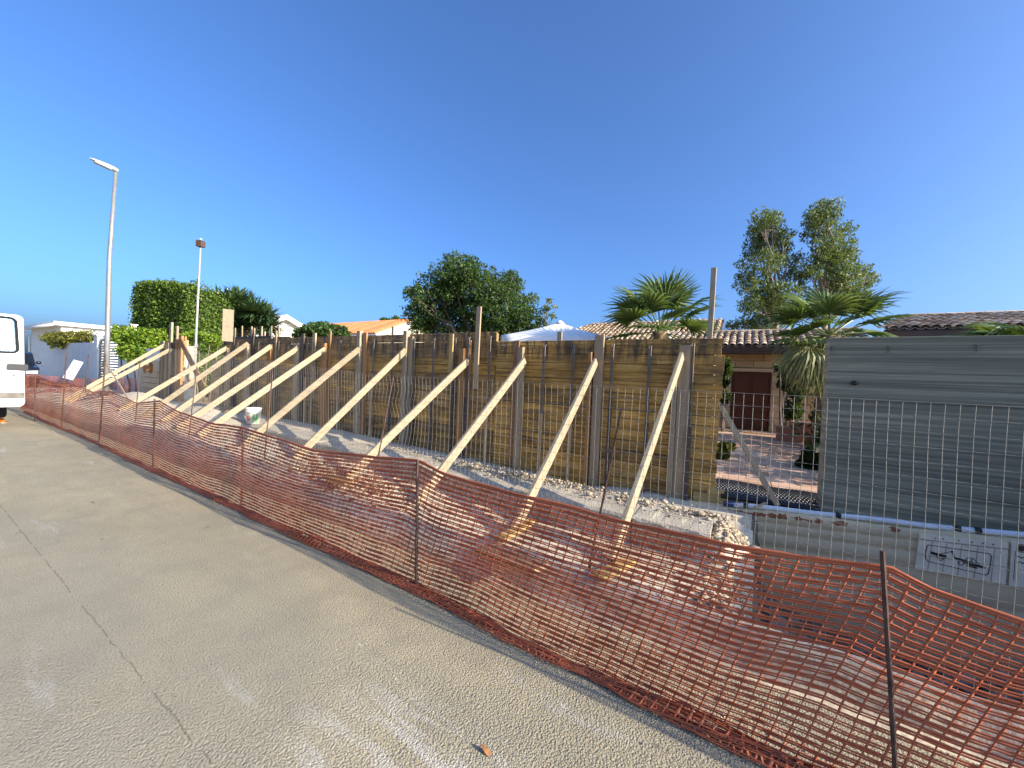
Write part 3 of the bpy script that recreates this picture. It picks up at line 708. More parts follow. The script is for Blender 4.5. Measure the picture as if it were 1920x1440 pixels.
# white conduit on top of the low wall, blue end, dark tape
cd = thing('conduit', 'white plastic conduit lying along the top of the low wall', 'pipe', (-.1, 4.86, .25))
path = [(X, 4.86 + .012*math.sin(X*3.1), lowtop(X)+.032+.004*math.sin(X*7)) for X in np.arange(-.03, 5.0, .15)]
obj('pipe', MB().tube(path, .024, 10), 'conduit_white', cd, True)
obj('end_cap', MB().tube([(-.13, 4.86, lowtop(-.1)+.03), (-.03, 4.86, lowtop(0)+.032)], .027, 10), 'blue_cap', cd, True)
for X in (.06, .83, 1.62, 1.74): obj('tape', MB().tube([(X, 4.857+.012*math.sin(X*3.1), lowtop(X)+.036), (X+.04, 4.857+.012*math.sin(X*3.1), lowtop(X)+.037)], .0265, 10), 'print_black', cd, True)
# black drainage mat standing in the gateway, hose, stick
m = MB(); a0, a1, b0, b1 = Vector((-.24, 5.62, .36)), Vector((.80, 5.62, .36)), Vector((-.24, 5.00, .27)), Vector((.80, 5.0, .30)); NU, NV = 30, 7
def mp(u, v): p = (a0*(1-u)+a1*u)*(1-v) + (b0*(1-u)+b1*u)*v; p.z += .035*math.sin(v*3.1) + .008*math.sin(u*9); return p
for i in range(-NV, NU+1):
    for s in (0, 1):
        prev = None
        for j in range(NV+1):
            u = (i + (j if s else NV-j))/NU
            if 0 <= u <= 1:
                p = mp(u, j/NV)
                if prev is not None: m.beam(prev, p, .013, .010)
                prev = p
            else: prev = None
dm = obj('drainage_mesh', m, 'black_plastic'); tag(dm, 'black plastic diamond mesh lying across the gateway', 'mesh')
tag(obj('hose', MB().tube([(X, 4.965+.01*math.sin(X*5), .315+.03*X) for X in np.arange(-.16, .75, .08)], .03, 10), 'black_plastic', None, True), 'thick black hose lying behind the conduit in the gateway', 'hose')
sheet('gateway_strip', -.3, .735, 4.99, 5.9, .245, 'pale_sand')
a, b = PY(1351, 762, 5.05), PY(1458, 948, 4.95); tag(timber('leaning_lath', b, a, .055, .03, 'wood_grey', None, (.4, -1, 0)), 'grey lath leaning across the gateway onto the shuttering edge', 'lath')
a, b = PZ(1416, 951, .31), PZ(1446, 937, .33); tag(timber('short_lath', a, b, .03, .015, 'wood_grey', None, (0, 0, 1)), 'short thin lath lying on the black mesh', 'lath')

# ================================================================== ORANGE NETTING
NETP = [(2.6,.86),(1.9,.80),(1.3,.83),(.86,.81),(.79,.82),(.61,.85),(.50,.89),(.21,.85),(.03,.84),(-.17,.84),(-.67,.83),(-1.2,.84),(-1.74,.87),(-1.96,.92),(-2.61,.87),(-3.25,.82),(-3.49,.83),(-4.06,.86),(-4.52,.89),(-5.21,.86),(-6.28,.90),(-7.07,1.0),(-8.1,.89),(-9.45,1.0),(-10.6,.93),(-12.6,1.03),(-13.6,.95),(-15.2,1.03),(-16.6,.96),(-17.6,1.05)][::-1]
NX_, NZ_ = np.array([p[0] for p in NETP]), np.array([p[1] for p in NETP])
def net_y(X): return np.interp(X, [-17.6, -10.1, -7.2, -4.6, -1.9, 0, 3], [2.2, 2.16, 2.10, 2.06, 2.02, 1.97, 1.97])
def net_grid(path_xy, ztop, rows, seed, lean=0.0, zb=None, skew=0.0):
    """path_xy: Nx2 plan points one cell apart; returns (N, rows+1, 3)"""
    n = len(path_xy); t = np.arange(n); j = np.arange(rows+1)/rows
    P = np.zeros((n, rows+1, 3)); s = np.cumsum(np.r_[0, np.hypot(*np.diff(path_xy, axis=0).T)])
    d = np.gradient(path_xy, axis=0); d /= np.linalg.norm(d, axis=1)[:, None]; nrm = np.stack([-d[:, 1], d[:, 0]], 1)
    S, J = np.meshgrid(s, j, indexing='ij')
    bul = .032*fbm(S, J*1.2, seed, 3, 1.6)*np.sin(J*math.pi) + .006*fbm(S, J*2, seed+1, 3, 5) + lean*J
    base = 0.012 + .02*np.abs(fbm(s, s*0, seed+2, 3, 4))
    z = base[:, None] + (ztop-base)[:, None]*(J + .020*np.sin(J*math.pi)*fbm(S, J, seed+3, 3, 2.2) + .005*fbm(S, J*3, seed+4, 3, 6)*np.sin(J*math.pi))
    sh = skew*(J-.5) + .012*fbm(S, J*2, seed+6, 3, 3)
    P[..., 0] = path_xy[:, None, 0] + nrm[:, None, 0]*bul + d[:, None, 0]*sh
    P[..., 1] = path_xy[:, None, 1] + nrm[:, None, 1]*bul + d[:, None, 1]*sh
    P[..., 2] = z
    return P
def strand_mesh(name, P, hw, vw, th, pair=0.0):
    """each horizontal strand and each upright tie of the net as a thin four-sided plastic strip"""
    n, r, _ = P.shape; V, F = [], []; b = 0
    d = np.gradient(P, axis=0); d /= np.linalg.norm(d, axis=2)[..., None] + 1e-9
    nr = np.stack([-d[..., 1], d[..., 0], np.zeros_like(d[..., 0])], -1); nr /= np.linalg.norm(nr, axis=2)[..., None] + 1e-9
    upv = np.cross(nr, d); upv *= np.sign(upv[..., 2:3] + 1e-9)
    jit = 1 + .35*RNG.normal(size=(n, r, 1))*.5
    for k in range(r):
        for off in ((-1, 1) if pair else (0,)):
            w = (hw*1.5 if k == r-1 else hw)*np.clip(jit[:, k], .7, 1.35)
            c = P[:, k] + upv[:, k]*off*pair; u = upv[:, k]*w/2; t = nr[:, k]*th/2
            ring = np.stack([c-u, c+t*1.0, c+u, c-t*1.0], 1); V.append(ring.reshape(-1, 3)); i = np.arange(n-1)*4+b
            for q in range(4): F.append(np.stack([i+q, i+(q+1) % 4, i+4+(q+1) % 4, i+4+q], 1))
            b += n*4
    for k in range(r-1):
        c0, c1 = P[:, k], P[:, k+1]; w = vw*np.clip(1+.25*RNG.normal(size=(n, 1)), .6, 1.6)/2; t0 = nr[:, k]*th/2
        for (A, B) in ((c0, c1),):
            a = d[:, k]*w
            ring = np.stack([A-a, A+t0, A+a, A-t0, B-a, B+t0, B+a, B-t0], 1); V.append(ring.reshape(-1, 3)); i = np.arange(n)*8+b
            for q in range(4): F.append(np.stack([i+q, i+(q+1) % 4, i+4+(q+1) % 4, i+4+q], 1))
            b += n*8
    return arr_mesh(name, np.concatenate(V), np.concatenate(F))
net = thing('safety_netting', 'sagging orange plastic safety netting along the road edge', 'netting', (-4, 2.03, 0))
xs_ = np.arange(-17.6, 2.6, .054); path = np.stack([xs_, net_y(xs_)], 1); path[:, 1] += .03*fbm(xs_, xs_*0, 71, 3, 1.5)
zt = np.interp(xs_+.12, NX_, NZ_) + .006*fbm(xs_, xs_*0, 73, 3, 7)
P = net_grid(path, zt, 27, 100, skew=.24)
tag(link('mesh_sheet', strand_mesh('mesh_sheet', P, .0092, .0072, .0018, .0052), 'orange_plastic', net), kind='stuff')
# crumpled hem lying on the asphalt: three folded layers of the same net
for L in range(3):
    xs2 = np.arange(-17, 2.6, .05); n = len(xs2); r = 6; Pn = np.zeros((n, r+1, 3)); J = np.arange(r+1)/r
    ph = fbm(xs2, xs2*0, 80+L, 4, 3.2); amp = .010 + .036*np.abs(fbm(xs2, xs2*0, 90+L, 4, 2.6))
    yy = net_y(xs2) - .005 - .012*L + .03*fbm(xs2, xs2*0, 95, 3, 1.5) + .018*fbm(xs2, xs2*0, 97+L, 4, 4)
    for k, jv in enumerate(J):
        a = jv*4.2 + ph*.9 + L; Pn[:, k, 0] = xs2 + .02*np.sin(a*1.3+L); Pn[:, k, 1] = yy - .012 + amp*np.cos(a)*1.0; Pn[:, k, 2] = .006 + np.abs(amp*np.sin(a))*.9 + .003*L
    tag(link('folded_hem', strand_mesh('folded_hem', Pn, .009, .012, .0025), 'orange_plastic', net), kind='stuff')
# return of the netting round the far corner
net2 = thing('safety_netting', 'far orange netting loop behind the corner near the parked black car', 'netting', (-19, 3, 0))
ctrl = [(-17.6, 2.2), (-19.4, 2.55), (-20.6, 3.2), (-19.8, 4.2), (-17.2, 4.5)]
cp = []
for a, b in zip(ctrl[:-1], ctrl[1:]):
    L = math.hypot(b[0]-a[0], b[1]-a[1]); cp += [(a[0]+(b[0]-a[0])*u, a[1]+(b[1]-a[1])*u) for u in np.arange(0, 1, .06/L)]
cp = np.array(cp); z2 = .92 + .08*np.sin(np.arange(len(cp))*.06) + .03*fbm(np.arange(len(cp))*.05, np.zeros(len(cp)), 5, 3, 1)
tag(link('mesh_sheet', strand_mesh('mesh_sheet', net_grid(cp, z2, 24, 140), .009, .012, .0025), 'orange_plastic', net2), kind='stuff')

# steel stakes: net posts at the road, taller rods behind
def stake(p0, p1, label, r=.008, group=None):
    p0, p1 = Vector(p0), Vector(p1); path = [p0.lerp(p1, u) for u in np.linspace(0, 1, 15)]; path[7] += Vector((.002, .002, 0))
    m = MB().tube(path, [r*(1.18 if i % 2 else 1) for i in range(15)], 7)
    return tag(obj('steel_stake', m, 'rebar_rust'), label, 'stake', group)
NP = [((65,790),(66,703),'far end of the orange netting, left of the slanted panel'),((115,800),(125,662),'first tall one left of the slanted panel'),((186,832),(198,664),'standing in front of the street lamp foot'),((287,880),(290,748),'holding the netting below the far braces'),((453,955),(456,800),'holding the netting left of the bucket'),((780,1106),(783,862),'holding the netting in the middle of the picture')]
for a, b, w in NP:
    A = PZ(*a, 0); B = PY(b[0], b[1], A.y); stake(A, B, 'rusty steel stake ' + w, .010, 'netting stakes')
A = PY(1689, 1470, 1.93); A.z = 0; B = PY(1654, 1033, 1.95); stake(A, B, 'rusty steel stake nearest the camera on the right', .0075, 'netting stakes')
RODS = [((253,802),(262,680),'below the far formwork drum'),((355,785),(369,687),'at the foot of the thin lamp pole'),((497,816),(511,700),'right of the white bucket'),((698,862),(737,708),'leaning behind the netting, third from the gateway'),((1099,1090),(1165,768),'leaning in front of the last wide post')]
for a, b, w in RODS:
    A = PZ(*a, gz(-5, 2.7) if a[0] > 600 else .2); A = PY(a[0], a[1], 2.66 if a[0] > 1000 else 2.72); A.z = min(A.z, .35); B = PY(b[0], b[1], A.y+.02)
    stake((A.x, A.y, min(A.z, gz(A.x, A.y)+.02)), B, 'thin rusty rod ' + w, .0075, 'fence rods')
stake(PY(160, 738, 3.0), PY(166, 664, 3.0), 'thin rusty rod beside the slanted panel', .010, 'fence rods')
tag(obj('guy_rod', MB().tube([PY(201, 684, 3.3), PY(243, 752, 3.0)], .018, 6), 'wood_grey'), 'thin pale stick leaning from the street lamp to the ground', 'stick')

# ================================================================== WELDED WIRE FENCE
wf = thing('wire_fence', 'tall galvanized welded wire fence panel standing in front of the walls', 'fence', (-2, 2.68, 0))
def fz(X): return 1.515 + .055*np.clip(-3.3-X, 0, 5)
def fpos(X, z):
    dent = .05*np.exp(-((X+2.95)/.35)**2)*np.exp(-((z-1.2)/.25)**2)
    return np.stack([X + .006*fbm(X, z, 201, 3, 3) + dent*np.sin(z*14), 2.68 + .035*fbm(X, z, 203, 3, 1.2) + dent, z], -1)
V, F = [], []; b = 0
def strip(P, r):
    global b
    n = len(P); d = np.gradient(P, axis=0); d /= np.linalg.norm(d, axis=1)[:, None]
    a = np.cross(d, [0, 1, .01]); a /= np.linalg.norm(a, axis=1)[:, None]; c = np.cross(d, a)
    ring = np.stack([P + (a*math.cos(t) + c*math.sin(t))*r for t in (0, 1.571, 3.1416, 4.712)], 1); V.append(ring.reshape(-1, 3)); i = np.arange(n-1)*4+b
    for q in range(4): F.append(np.stack([i+q, i+(q+1) % 4, i+4+(q+1) % 4, i+4+q], 1))
    b += n*4
for X in np.arange(-8.6, 3.0, .05):
    z0 = .02; zz = np.linspace(z0, fz(X), 12); strip(fpos(np.full(12, X), zz), .0012)
for k in range(20):
    X = np.arange(-8.6, 2.97, .1); strip(fpos(X, fz(X) - .075*k - .001), .0010)
tag(link('wire_grid', arr_mesh('wire_grid', np.concatenate(V), np.concatenate(F)), 'wire_grey', wf), kind='stuff')

# ================================================================== PATIO, HOUSE
pt = tag(obj('patio', MB().face([(-3, 6.3, .17), (4.5, 6.3, .17), (4.5, 14.4, .17), (-3, 14.4, .17)]), 'sandy_ground'), kind='structure')
pav = MB().box((.004, .004, 0), (.596, .356, .03)).mesh('paver'); pav.materials.append(MATS['paver'])
for j in range(22):
    for i in range(9):
        o = link('paver', pav, None, pt, False, Matrix.Translation((-2.6 + i*.6 + (.3 if j % 2 else 0), 6.32 + j*.36, .172 + random.uniform(0, .006))))
sheet('gateway_soil', -3, 4.5, 5.9, 6.3, .2, 'sandy_ground')
tag(obj('string_line', MB().tube([(-.25, 5.9, .31), (.3, 5.92, .30), (1.0, 5.8, .30)], .006, 5), 'pine_yellow'), 'yellow string stretched across the gateway ground', 'string')

hs = thing('sandstone_house', 'sandstone house with brown double door and barrel tile roof', 'house', (1, 15, .2))
HY = 14.4
obj('wall', MB().box((-5, HY+.12, 0), (3.2, HY+.4, 2.72)).box((3.21, HY+.12, 0), (9, HY+.4, 3.2)), 'plaster_cream', hs)
z = .2; row = 0
while z < 2.75:
    X = -1.0 - (.25 if row % 2 else 0)
    while X < 2.7:
        xa, xb = X, X+.5
        if not (xb > -.34 and xa < .74 and z < 2.05):
            obj('stone_block', MB().box((xa+.006, HY+random.uniform(-.006, .006), z+.006), (xb-.006, HY+.118, z+.216)), 'stone_block', hs)
        else:
            for (a_, b_) in ((xa, -.34), (.74, xb)):
                if b_-a_ > .05 and z < 2.05: obj('stone_block', MB().box((a_+.004, HY+random.uniform(-.006, .006), z+.006), (b_-.004, HY+.118, z+.216)), 'stone_block', hs)
        X += .5
    z += .22; row += 1
dr = obj('door', MB().box((-.33, HY+.045, .2), (.73, HY+.09, 2.05)), 'door_wood', hs)
for s in range(2):
    x0 = -.31 + s*.52
    for z0, z1 in ((.3, .75), (.82, 1.3), (1.37, 1.95)): obj('panel', MB().box((x0+.06, HY+.03, z0), (x0+.45, HY+.05, z1)), 'door_wood', dr)
obj('lintel', MB().box((-.45, HY-.02, 2.055), (.85, HY+.05, 2.16)), 'stone_block', hs)
# barrel tiles
def tile_mesh():
    m = MB(); n = 6; L = .46
    for i, (y, r) in enumerate(((0, .098), (L, .080))):
        for k in range(n+1): a = math.pi*k/n; m.v.append((r*math.cos(a), y, r*.85*math.sin(a)))
        for k in range(n+1): a = math.pi*k/n; m.v.append(((r-.014)*math.cos(a), y, (r-.014)*.85*math.sin(a)))
    q = n+1
    for k in range(n):
        m.f.append((k, k+1, 2*q+k+1, 2*q+k)); m.f.append((q+k+1, q+k, 3*q+k, 3*q+k+1)); m.f.append((k+1, k, q+k, q+k+1))
    return m.mesh('tile')
TM = {}
def tile_roof(parent, x0, x1, ye, ze, yr, zr, mat, limit, hip=0.0, pitch=.205):
    """roof plane rising along +Y from eave (ye, ze) to ridge (yr, zr); hip cuts the left edge"""
    sl = math.atan2(zr-ze, yr-ye); L = math.hypot(zr-ze, yr-ye); q = [(x0, ye, ze-.03), (x1, ye, ze-.03), (x1, yr, zr-.03), (x0+hip, yr, zr-.03)]
    deck = MB().prism([tuple(p) for p in q], (0, .02, -.10)); ro = obj('roof', deck, 'fascia_brown', parent)
    if mat not in TM: TM[mat] = tile_mesh(); TM[mat].materials.append(MATS[mat])
    rest = []; cnt = 0; nrow = int(L/.36)
    for r in range(nrow+1):
        for c in range(int((x1-x0)/pitch)+1):
            X = x0 + c*pitch; s = r*.36 - .06
            if X < x0 + hip*s/L - .05: continue
            for up in (1, -1):
                if up == -1 and r > 0 and cnt > limit*.8: continue
                px = X + (0 if up == 1 else pitch/2)
                Mx = Matrix.Translation((px + random.uniform(-.008, .008), ye + s*math.cos(sl), ze + s*math.sin(sl) + (.03 if up == 1 else .045) + random.uniform(-.004, .006))) @ Matrix.Rotation(sl - .035 + random.uniform(-.02, .02), 4, 'X') @ Matrix.Rotation(random.uniform(-.03, .03), 4, 'Z')
                if up == -1: Mx = Mx @ Matrix.Diagonal((1, 1, -.75, 1))
                if cnt < limit: link('tile', TM[mat], None, ro, False, Mx); cnt += 1
                else: rest.append(Mx)
    if rest:
        v0 = np.array([v.co[:] for v in TM[mat].vertices]); f0 = np.array([p.vertices[:] for p in TM[mat].polygons]); vv, ff = [], []
        for k, Mx in enumerate(rest):
            A = np.array(Mx); vv.append(v0 @ A[:3, :3].T + A[:3, 3]); ff.append(f0 + k*len(v0))
        o = link('tile_field', arr_mesh('tile_field', np.concatenate(vv), np.concatenate(ff)), mat, ro); tag(o, kind='stuff')
    # ridge
    Xs = np.arange(x0+hip, x1, .4)
    rm = MB()
    for X in Xs: rm.tube([(X, yr, zr+.01), (X+.44, yr, zr+.02)], [.11, .095], 8)
    obj('ridge_tiles', rm, mat, ro); return ro
tile_roof(hs, -2.6, 3.0, 13.75, 2.80, 16.0, 3.48, 'roof_tile_old', 150)
tile_roof(hs, 3.3, 9.0, 14.6, 3.34, 17.2, 4.02, 'roof_tile_old', 150, 1.2)
obj('eave_beam', MB().box((-5, 13.8, 2.60), (3.1, 14.3, 2.74)), 'fascia_brown', hs)
obj('eave_beam', MB().box((3.3, 14.3, 3.0), (9, 14.39, 3.24)), 'fascia_brown', hs)
h2 = thing('tiled_outbuilding', 'low building with pale ochre barrel tile roof behind the white gazebo', 'house', (-5, 17, .1))
qa = PD(1072, 611, 18.5); qb = PD(1195, 598, 18.5)
obj('wall', MB().box((qa.x-1.2, 17.2, 0), (-1.2, 17.5, 3.3)), 'plaster_cream', h2)
tile_roof(h2, qa.x-1.4, -1.0, 16.6, 3.32, 19.3, 4.40, 'roof_tile_pale', 0, 1.6, .21)

# planters and pots by the door
def planter(p, sx, sy, sz, label):
    e = thing('planter_box', label, 'planter', p); x, y, z = p
    obj('trough', MB().box((x-sx/2, y-sy/2, z), (x+sx/2, y+sy/2, z+sz*.82)), 'terracotta', e); obj('rim', MB().box((x-sx/2-.03, y-sy/2-.03, z+sz*.82), (x+sx/2+.03, y+sy/2+.03, z+sz)), 'terracotta', e)
planter((1.05, 12.2, .2), .5, .4, .38, 'small terracotta planter box right of the brown door'); planter((1.55, 12.6, .2), .75, .5, .5, 'larger terracotta planter box beside the palm')
e = thing('flower_pot', 'round terracotta pot in front of the planter boxes', 'pot', (1.42, 11.6, .2)); obj('pot', MB().lathe((1.42, 11.6, .2), [(.09, 0), (.14, .22), (.16, .23), (.16, .28)], 14), 'terracotta', e, True)
obj('soil', MB().lathe((1.42, 11.6, .47), [(.13, 0), (.13, .012)], 12), 'pit_soil', e)
tag(obj('stone_slab', MB().prism([tuple(PZ(1530, 842, .7)), tuple(PZ(1556, 842, .7)), tuple(PZ(1556, 838, .7)), tuple(PZ(1530, 838, .7))], (0, 0, -.05)), 'rubble'), 'pale slab edge beside the gateway planting', 'slab')

# white gazebo
gz_ = PD(1050, 605, 12); e = thing('gazebo', 'white canvas gazebo with pointed roof behind the shuttering', 'gazebo', (gz_.x, gz_.y, .1))
N = 16; m = MB(); half = 1.52; ez = 2.72; rot = R(20); nr = 7
def gp(a, u):
    t = a % 1.0*4; k = int(t); f = t-k; cs = [(-1,-1),(1,-1),(1,1),(-1,1),(-1,-1)]
    x, y = cs[k][0]*(1-f)+cs[k+1][0]*f, cs[k][1]*(1-f)+cs[k+1][1]*f; sag = .10*math.sin(u*math.pi)*(.35+.65*(1-abs(2*f-1)))
    X, Y = x*half*u, y*half*u; return (gz_.x+X*math.cos(rot)-Y*math.sin(rot), gz_.y+X*math.sin(rot)+Y*math.cos(rot), gz_.z-(gz_.z-ez)*u**1.0 - sag*.8)
na = 32
for i in range(nr+1):
    for k in range(na): m.v.append(gp(k/na, max(.03, i/nr)))
for k in range(na): p = m.v[nr*na+k]; m.v.append((p[0], p[1], p[2]-.2))
for i in range(nr+1):
    for k in range(na): m.f.append((i*na+k, i*na+(k+1) % na, (i+1)*na+(k+1) % na, (i+1)*na+k))
obj('canopy', m, 'canvas_white', e, True)
m = MB()
for c in range(4):
    p = gp(c/4, .98); m = MB().beam((p[0], p[1], .1), (p[0], p[1], ez-.03), .06, .06); obj('pole', m, 'steel_galv', e)
obj('vent_cap', MB().lathe((gz_.x, gz_.y, gz_.z-.02), [(.16, -.02), (.10, .04), (.03, .09)], 12), 'canvas_white', e, True)

# ================================================================== VEGETATION
def leaf_cloud(name, clumps, n, size, mat, parent, droop=0.0, shell=.55, aspect=.45, flat=1.0):
    """clumps: (centre, (rx, ry, rz), weight). n leaf quads spread through the clumps, denser near their skins"""
    w = np.array([c[2] if len(c) > 2 else (c[1][0]*c[1][1]*c[1][2])**.8 for c in clumps], float); w /= w.sum()
    k = RNG.choice(len(clumps), n, p=w); C = np.array([tuple(c[0]) for c in clumps])[k]; Rr = np.array([c[1] for c in clumps])[k]
    d = RNG.normal(size=(n, 3)); d /= np.linalg.norm(d, axis=1)[:, None]
    rad = np.where(RNG.random(n) < shell, RNG.uniform(.78, 1.08, n), RNG.random(n)**.5)
    # lumpy outline: radius depends on direction
    lump = 1 + .22*np.sin(d[:, 0]*5+k*1.7)*np.sin(d[:, 1]*4+k) + .14*np.sin(d[:, 2]*9+k*2.1+d[:, 0]*7)
    P = C + d*Rr*(rad*lump)[:, None]
    a = RNG.normal(size=(n, 3)); a[:, 2] = a[:, 2]*flat - droop; a /= np.linalg.norm(a, axis=1)[:, None]
    b_ = np.cross(a, RNG.normal(size=(n, 3))); b_ /= np.linalg.norm(b_, axis=1)[:, None]
    s = size*RNG.uniform(.6, 1.35, n)[:, None]; a = a*s; c = b_*s*aspect
    V = np.stack([P-a*.5, P+c*.5, P+a*.55, P-c*.5], 1).reshape(-1, 3)
    return link(name, arr_mesh(name, V, np.arange(4*n).reshape(-1, 4)), mat, parent)
def pxr(d, r): return r*d/FPX
def branchy(parent, base, forks, r0, mat, name='trunk'):
    m = MB()
    for path, ra, rb in forks:
        path = [Vector(p) for p in path]; m.tube(path, [ra+(rb-ra)*i/(len(path)-1) for i in range(len(path))], 8)
    return obj(name, m, mat, parent, True)
def wig(a, b, n=6, amp=.12):
    a, b = Vector(a), Vector(b); L = (b-a).length; out = []
    for i in range(n+1):
        u = i/n; p = a.lerp(b, u); k = amp*L*.3*math.sin(u*math.pi); out.append(p + Vector((random.uniform(-k, k), random.uniform(-k, k), random.uniform(-k, k)*.4)))
    return out
def tree(name, label, cat, d, base_px, base_z, clumps, n, size, leaf, bark, r0, droop=0, shell=.5, aspect=.45, spread=1.0, fork_z=.35, grow=1.0):
    B = PD(base_px, 700, d); base = Vector((B.x, B.y, base_z)); e = thing(name, label, cat, tuple(base))
    cl = []
    for (px, py, rp, *o) in clumps:
        rr = pxr(d, rp)*grow; q = PD(px, py, d + random.uniform(-1, 1)*spread); cl.append((q, (rr, rr*1.1, rr*(o[0] if o else .85))))
    for q, rr in list(cl):
        for _ in range(5):
            dv_ = Vector((random.gauss(0, 1), random.gauss(0, 1), random.gauss(.2, 1))).normalized(); k_ = random.uniform(.22, .42)
            cl.append((q + Vector((dv_.x*rr[0], dv_.y*rr[1], dv_.z*rr[2]))*random.uniform(.95, 1.2), (rr[0]*k_, rr[1]*k_, rr[2]*k_)))
    forks = []; fz_ = base_z + fork_z*(max(c[0].z for c in cl)-base_z); F0 = Vector((base.x, base.y, fz_))
    forks.append((wig(base, F0, 5, .05), r0, r0*.7))
    for q, rr in cl[:len(clumps)]: forks.append((wig(F0.lerp(base, random.uniform(0, .15)), q, 6, .18), r0*.45, r0*.06))
    for q, rr in cl[:len(clumps)]:
        for _ in range(4):
            t = q + Vector((random.uniform(-1, 1)*rr[0], random.uniform(-1, 1)*rr[1], random.uniform(-.6, 1)*rr[2]))
            forks.append((wig(q.lerp(F0, .25), t, 3, .2), r0*.10, r0*.02))
    branchy(e, base, forks, r0, bark); leaf_cloud('crown', cl, n, size, leaf, e, droop, shell, aspect); return e
tree('broad_tree', 'broad dark green tree rising behind the middle of the shuttering', 'tree', 20, 890, .06,
 [(862,500,26),(845,515,28),(885,518,26),(818,538,30),(858,545,30),(900,545,30),(925,520,16),(955,525,17),(945,550,28),(792,562,24),(788,592,26),(825,580,32),(868,585,34),(912,585,32),(955,585,32),(980,572,20),(990,600,24),(835,622,32),(885,625,32),(935,622,32),(975,625,26),(776,580,12),(772,548,10),(968,535,14),(800,615,24),(1000,560,10)], 44000, .15, 'leaf_dark', 'bark', .28, .15, .45, .45, 1.0, .35, 1.16)
tree('thin_branch_tree', 'sparse pale leaved sapling at the right of the broad tree', 'tree', 19, 1008, .06, [(1030,565,8),(1022,580,9),(1035,592,8),(1015,600,10),(1026,610,10),(1008,615,10),(1040,575,5)], 420, .17, 'leaf_euc', 'bark', .06, .2, .3)
tree('eucalyptus_tree', 'tall eucalyptus with two crowns, left of the taller one', 'tree', 22, 1450, .1,
 [(1432,412,20),(1450,412,14),(1420,432,18),(1445,436,24),(1415,460,20),(1445,464,26),(1468,446,15),(1474,466,12),(1440,492,22),(1462,490,14),(1393,496,12),(1400,512,14),(1385,520,8),(1398,540,16),(1425,530,18),(1490,490,15),(1500,510,16),(1480,515,14),(1430,560,26),(1465,555,24),(1405,572,18),(1445,590,28),(1480,585,24),(1395,606,16),(1370,612,10),(1420,615,24)], 18000, .19, 'leaf_euc', 'bark_pale', .20, .7, .4, .3, 1.2, .5, 1.12)
tree('eucalyptus_tree', 'taller eucalyptus with airy crown at the right of the pair', 'tree', 22, 1541, .1,
 [(1530,395,16),(1555,392,18),(1520,415,12),(1545,412,20),(1528,440,16),(1558,440,20),(1585,432,14),(1550,468,22),(1582,462,18),(1535,490,18),(1568,492,22),(1595,480,12),(1520,515,14),(1556,522,20),(1585,520,22),(1610,505,14),(1622,525,16),(1600,545,22),(1635,518,9),(1505,540,12),(1570,552,22),(1530,560,14),(1612,560,16),(1500,585,14),(1545,590,16)], 15500, .19, 'leaf_euc', 'bark_pale', .18, .7, .4, .3, 1.2, .5, 1.15)

# clipped hedge block
hd = thing('clipped_hedge', 'huge clipped green hedge block behind the thin pole', 'hedge', (-22, 8, 0))
H0, H1 = PD(250, 680, 19), PD(356, 684, 17.0); dirx = Vector((H1.x-H0.x, H1.y-H0.y, 0)); back = Vector((-dirx.y, dirx.x, 0)).normalized(); back = back if back.y > 0 else -back
def hz(u): return 5.40 - .45*max(0, u)**2.2 - (.25*(max(0, .06-u)/.06))
n = 46000; u, v = RNG.random(n), RNG.random(n); kind = RNG.random(n)
top = np.array([hz(x) for x in u]); Pp = np.zeros((n, 3)); bd = 1.75
fr = kind < .62; tp = (kind >= .62) & (kind < .78); sd_ = kind >= .78
dep = np.where(fr, RNG.normal(0, .10, n), np.where(tp, RNG.random(n)*bd, RNG.random(n)*bd)); uu = np.where(sd_, np.where(RNG.random(n) < .5, RNG.normal(0, .012, n), 1+RNG.normal(0, .012, n)), u)
top = top - .36*np.clip(dep, 0, 3); zz = np.where(tp, top + RNG.normal(0, .08, n), top*v)
dep = dep + .10*fbm(uu*4, zz, 301, 3, 2.2)
Pp[:, 0] = H0.x + dirx.x*uu + back.x*dep; Pp[:, 1] = H0.y + dirx.y*uu + back.y*dep; Pp[:, 2] = zz
a = RNG.normal(size=(n, 3)); a /= np.linalg.norm(a, axis=1)[:, None]; b2 = np.cross(a, RNG.normal(size=(n, 3))); b2 /= np.linalg.norm(b2, axis=1)[:, None]
s = .125*RNG.uniform(.6, 1.3, n)[:, None]
link('foliage', arr_mesh('foliage', np.stack([Pp-a*s*.5, Pp+b2*s*.28, Pp+a*s*.5, Pp-b2*s*.28], 1).reshape(-1, 3), np.arange(4*n).reshape(-1, 4)), 'leaf_hedge', hd)
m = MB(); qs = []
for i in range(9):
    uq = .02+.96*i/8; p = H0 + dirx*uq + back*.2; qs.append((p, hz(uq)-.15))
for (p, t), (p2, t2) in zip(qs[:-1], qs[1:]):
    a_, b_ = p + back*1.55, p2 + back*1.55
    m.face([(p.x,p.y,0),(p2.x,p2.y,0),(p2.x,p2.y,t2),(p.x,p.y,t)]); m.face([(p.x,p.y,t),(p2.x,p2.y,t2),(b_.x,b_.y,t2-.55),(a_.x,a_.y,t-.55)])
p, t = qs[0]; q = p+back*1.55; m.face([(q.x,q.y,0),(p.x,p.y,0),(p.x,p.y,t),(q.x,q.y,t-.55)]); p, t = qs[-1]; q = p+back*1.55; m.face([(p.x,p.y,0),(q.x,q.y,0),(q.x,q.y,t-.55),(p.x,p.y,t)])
obj('branch_core', m, 'leaf_shade', hd)
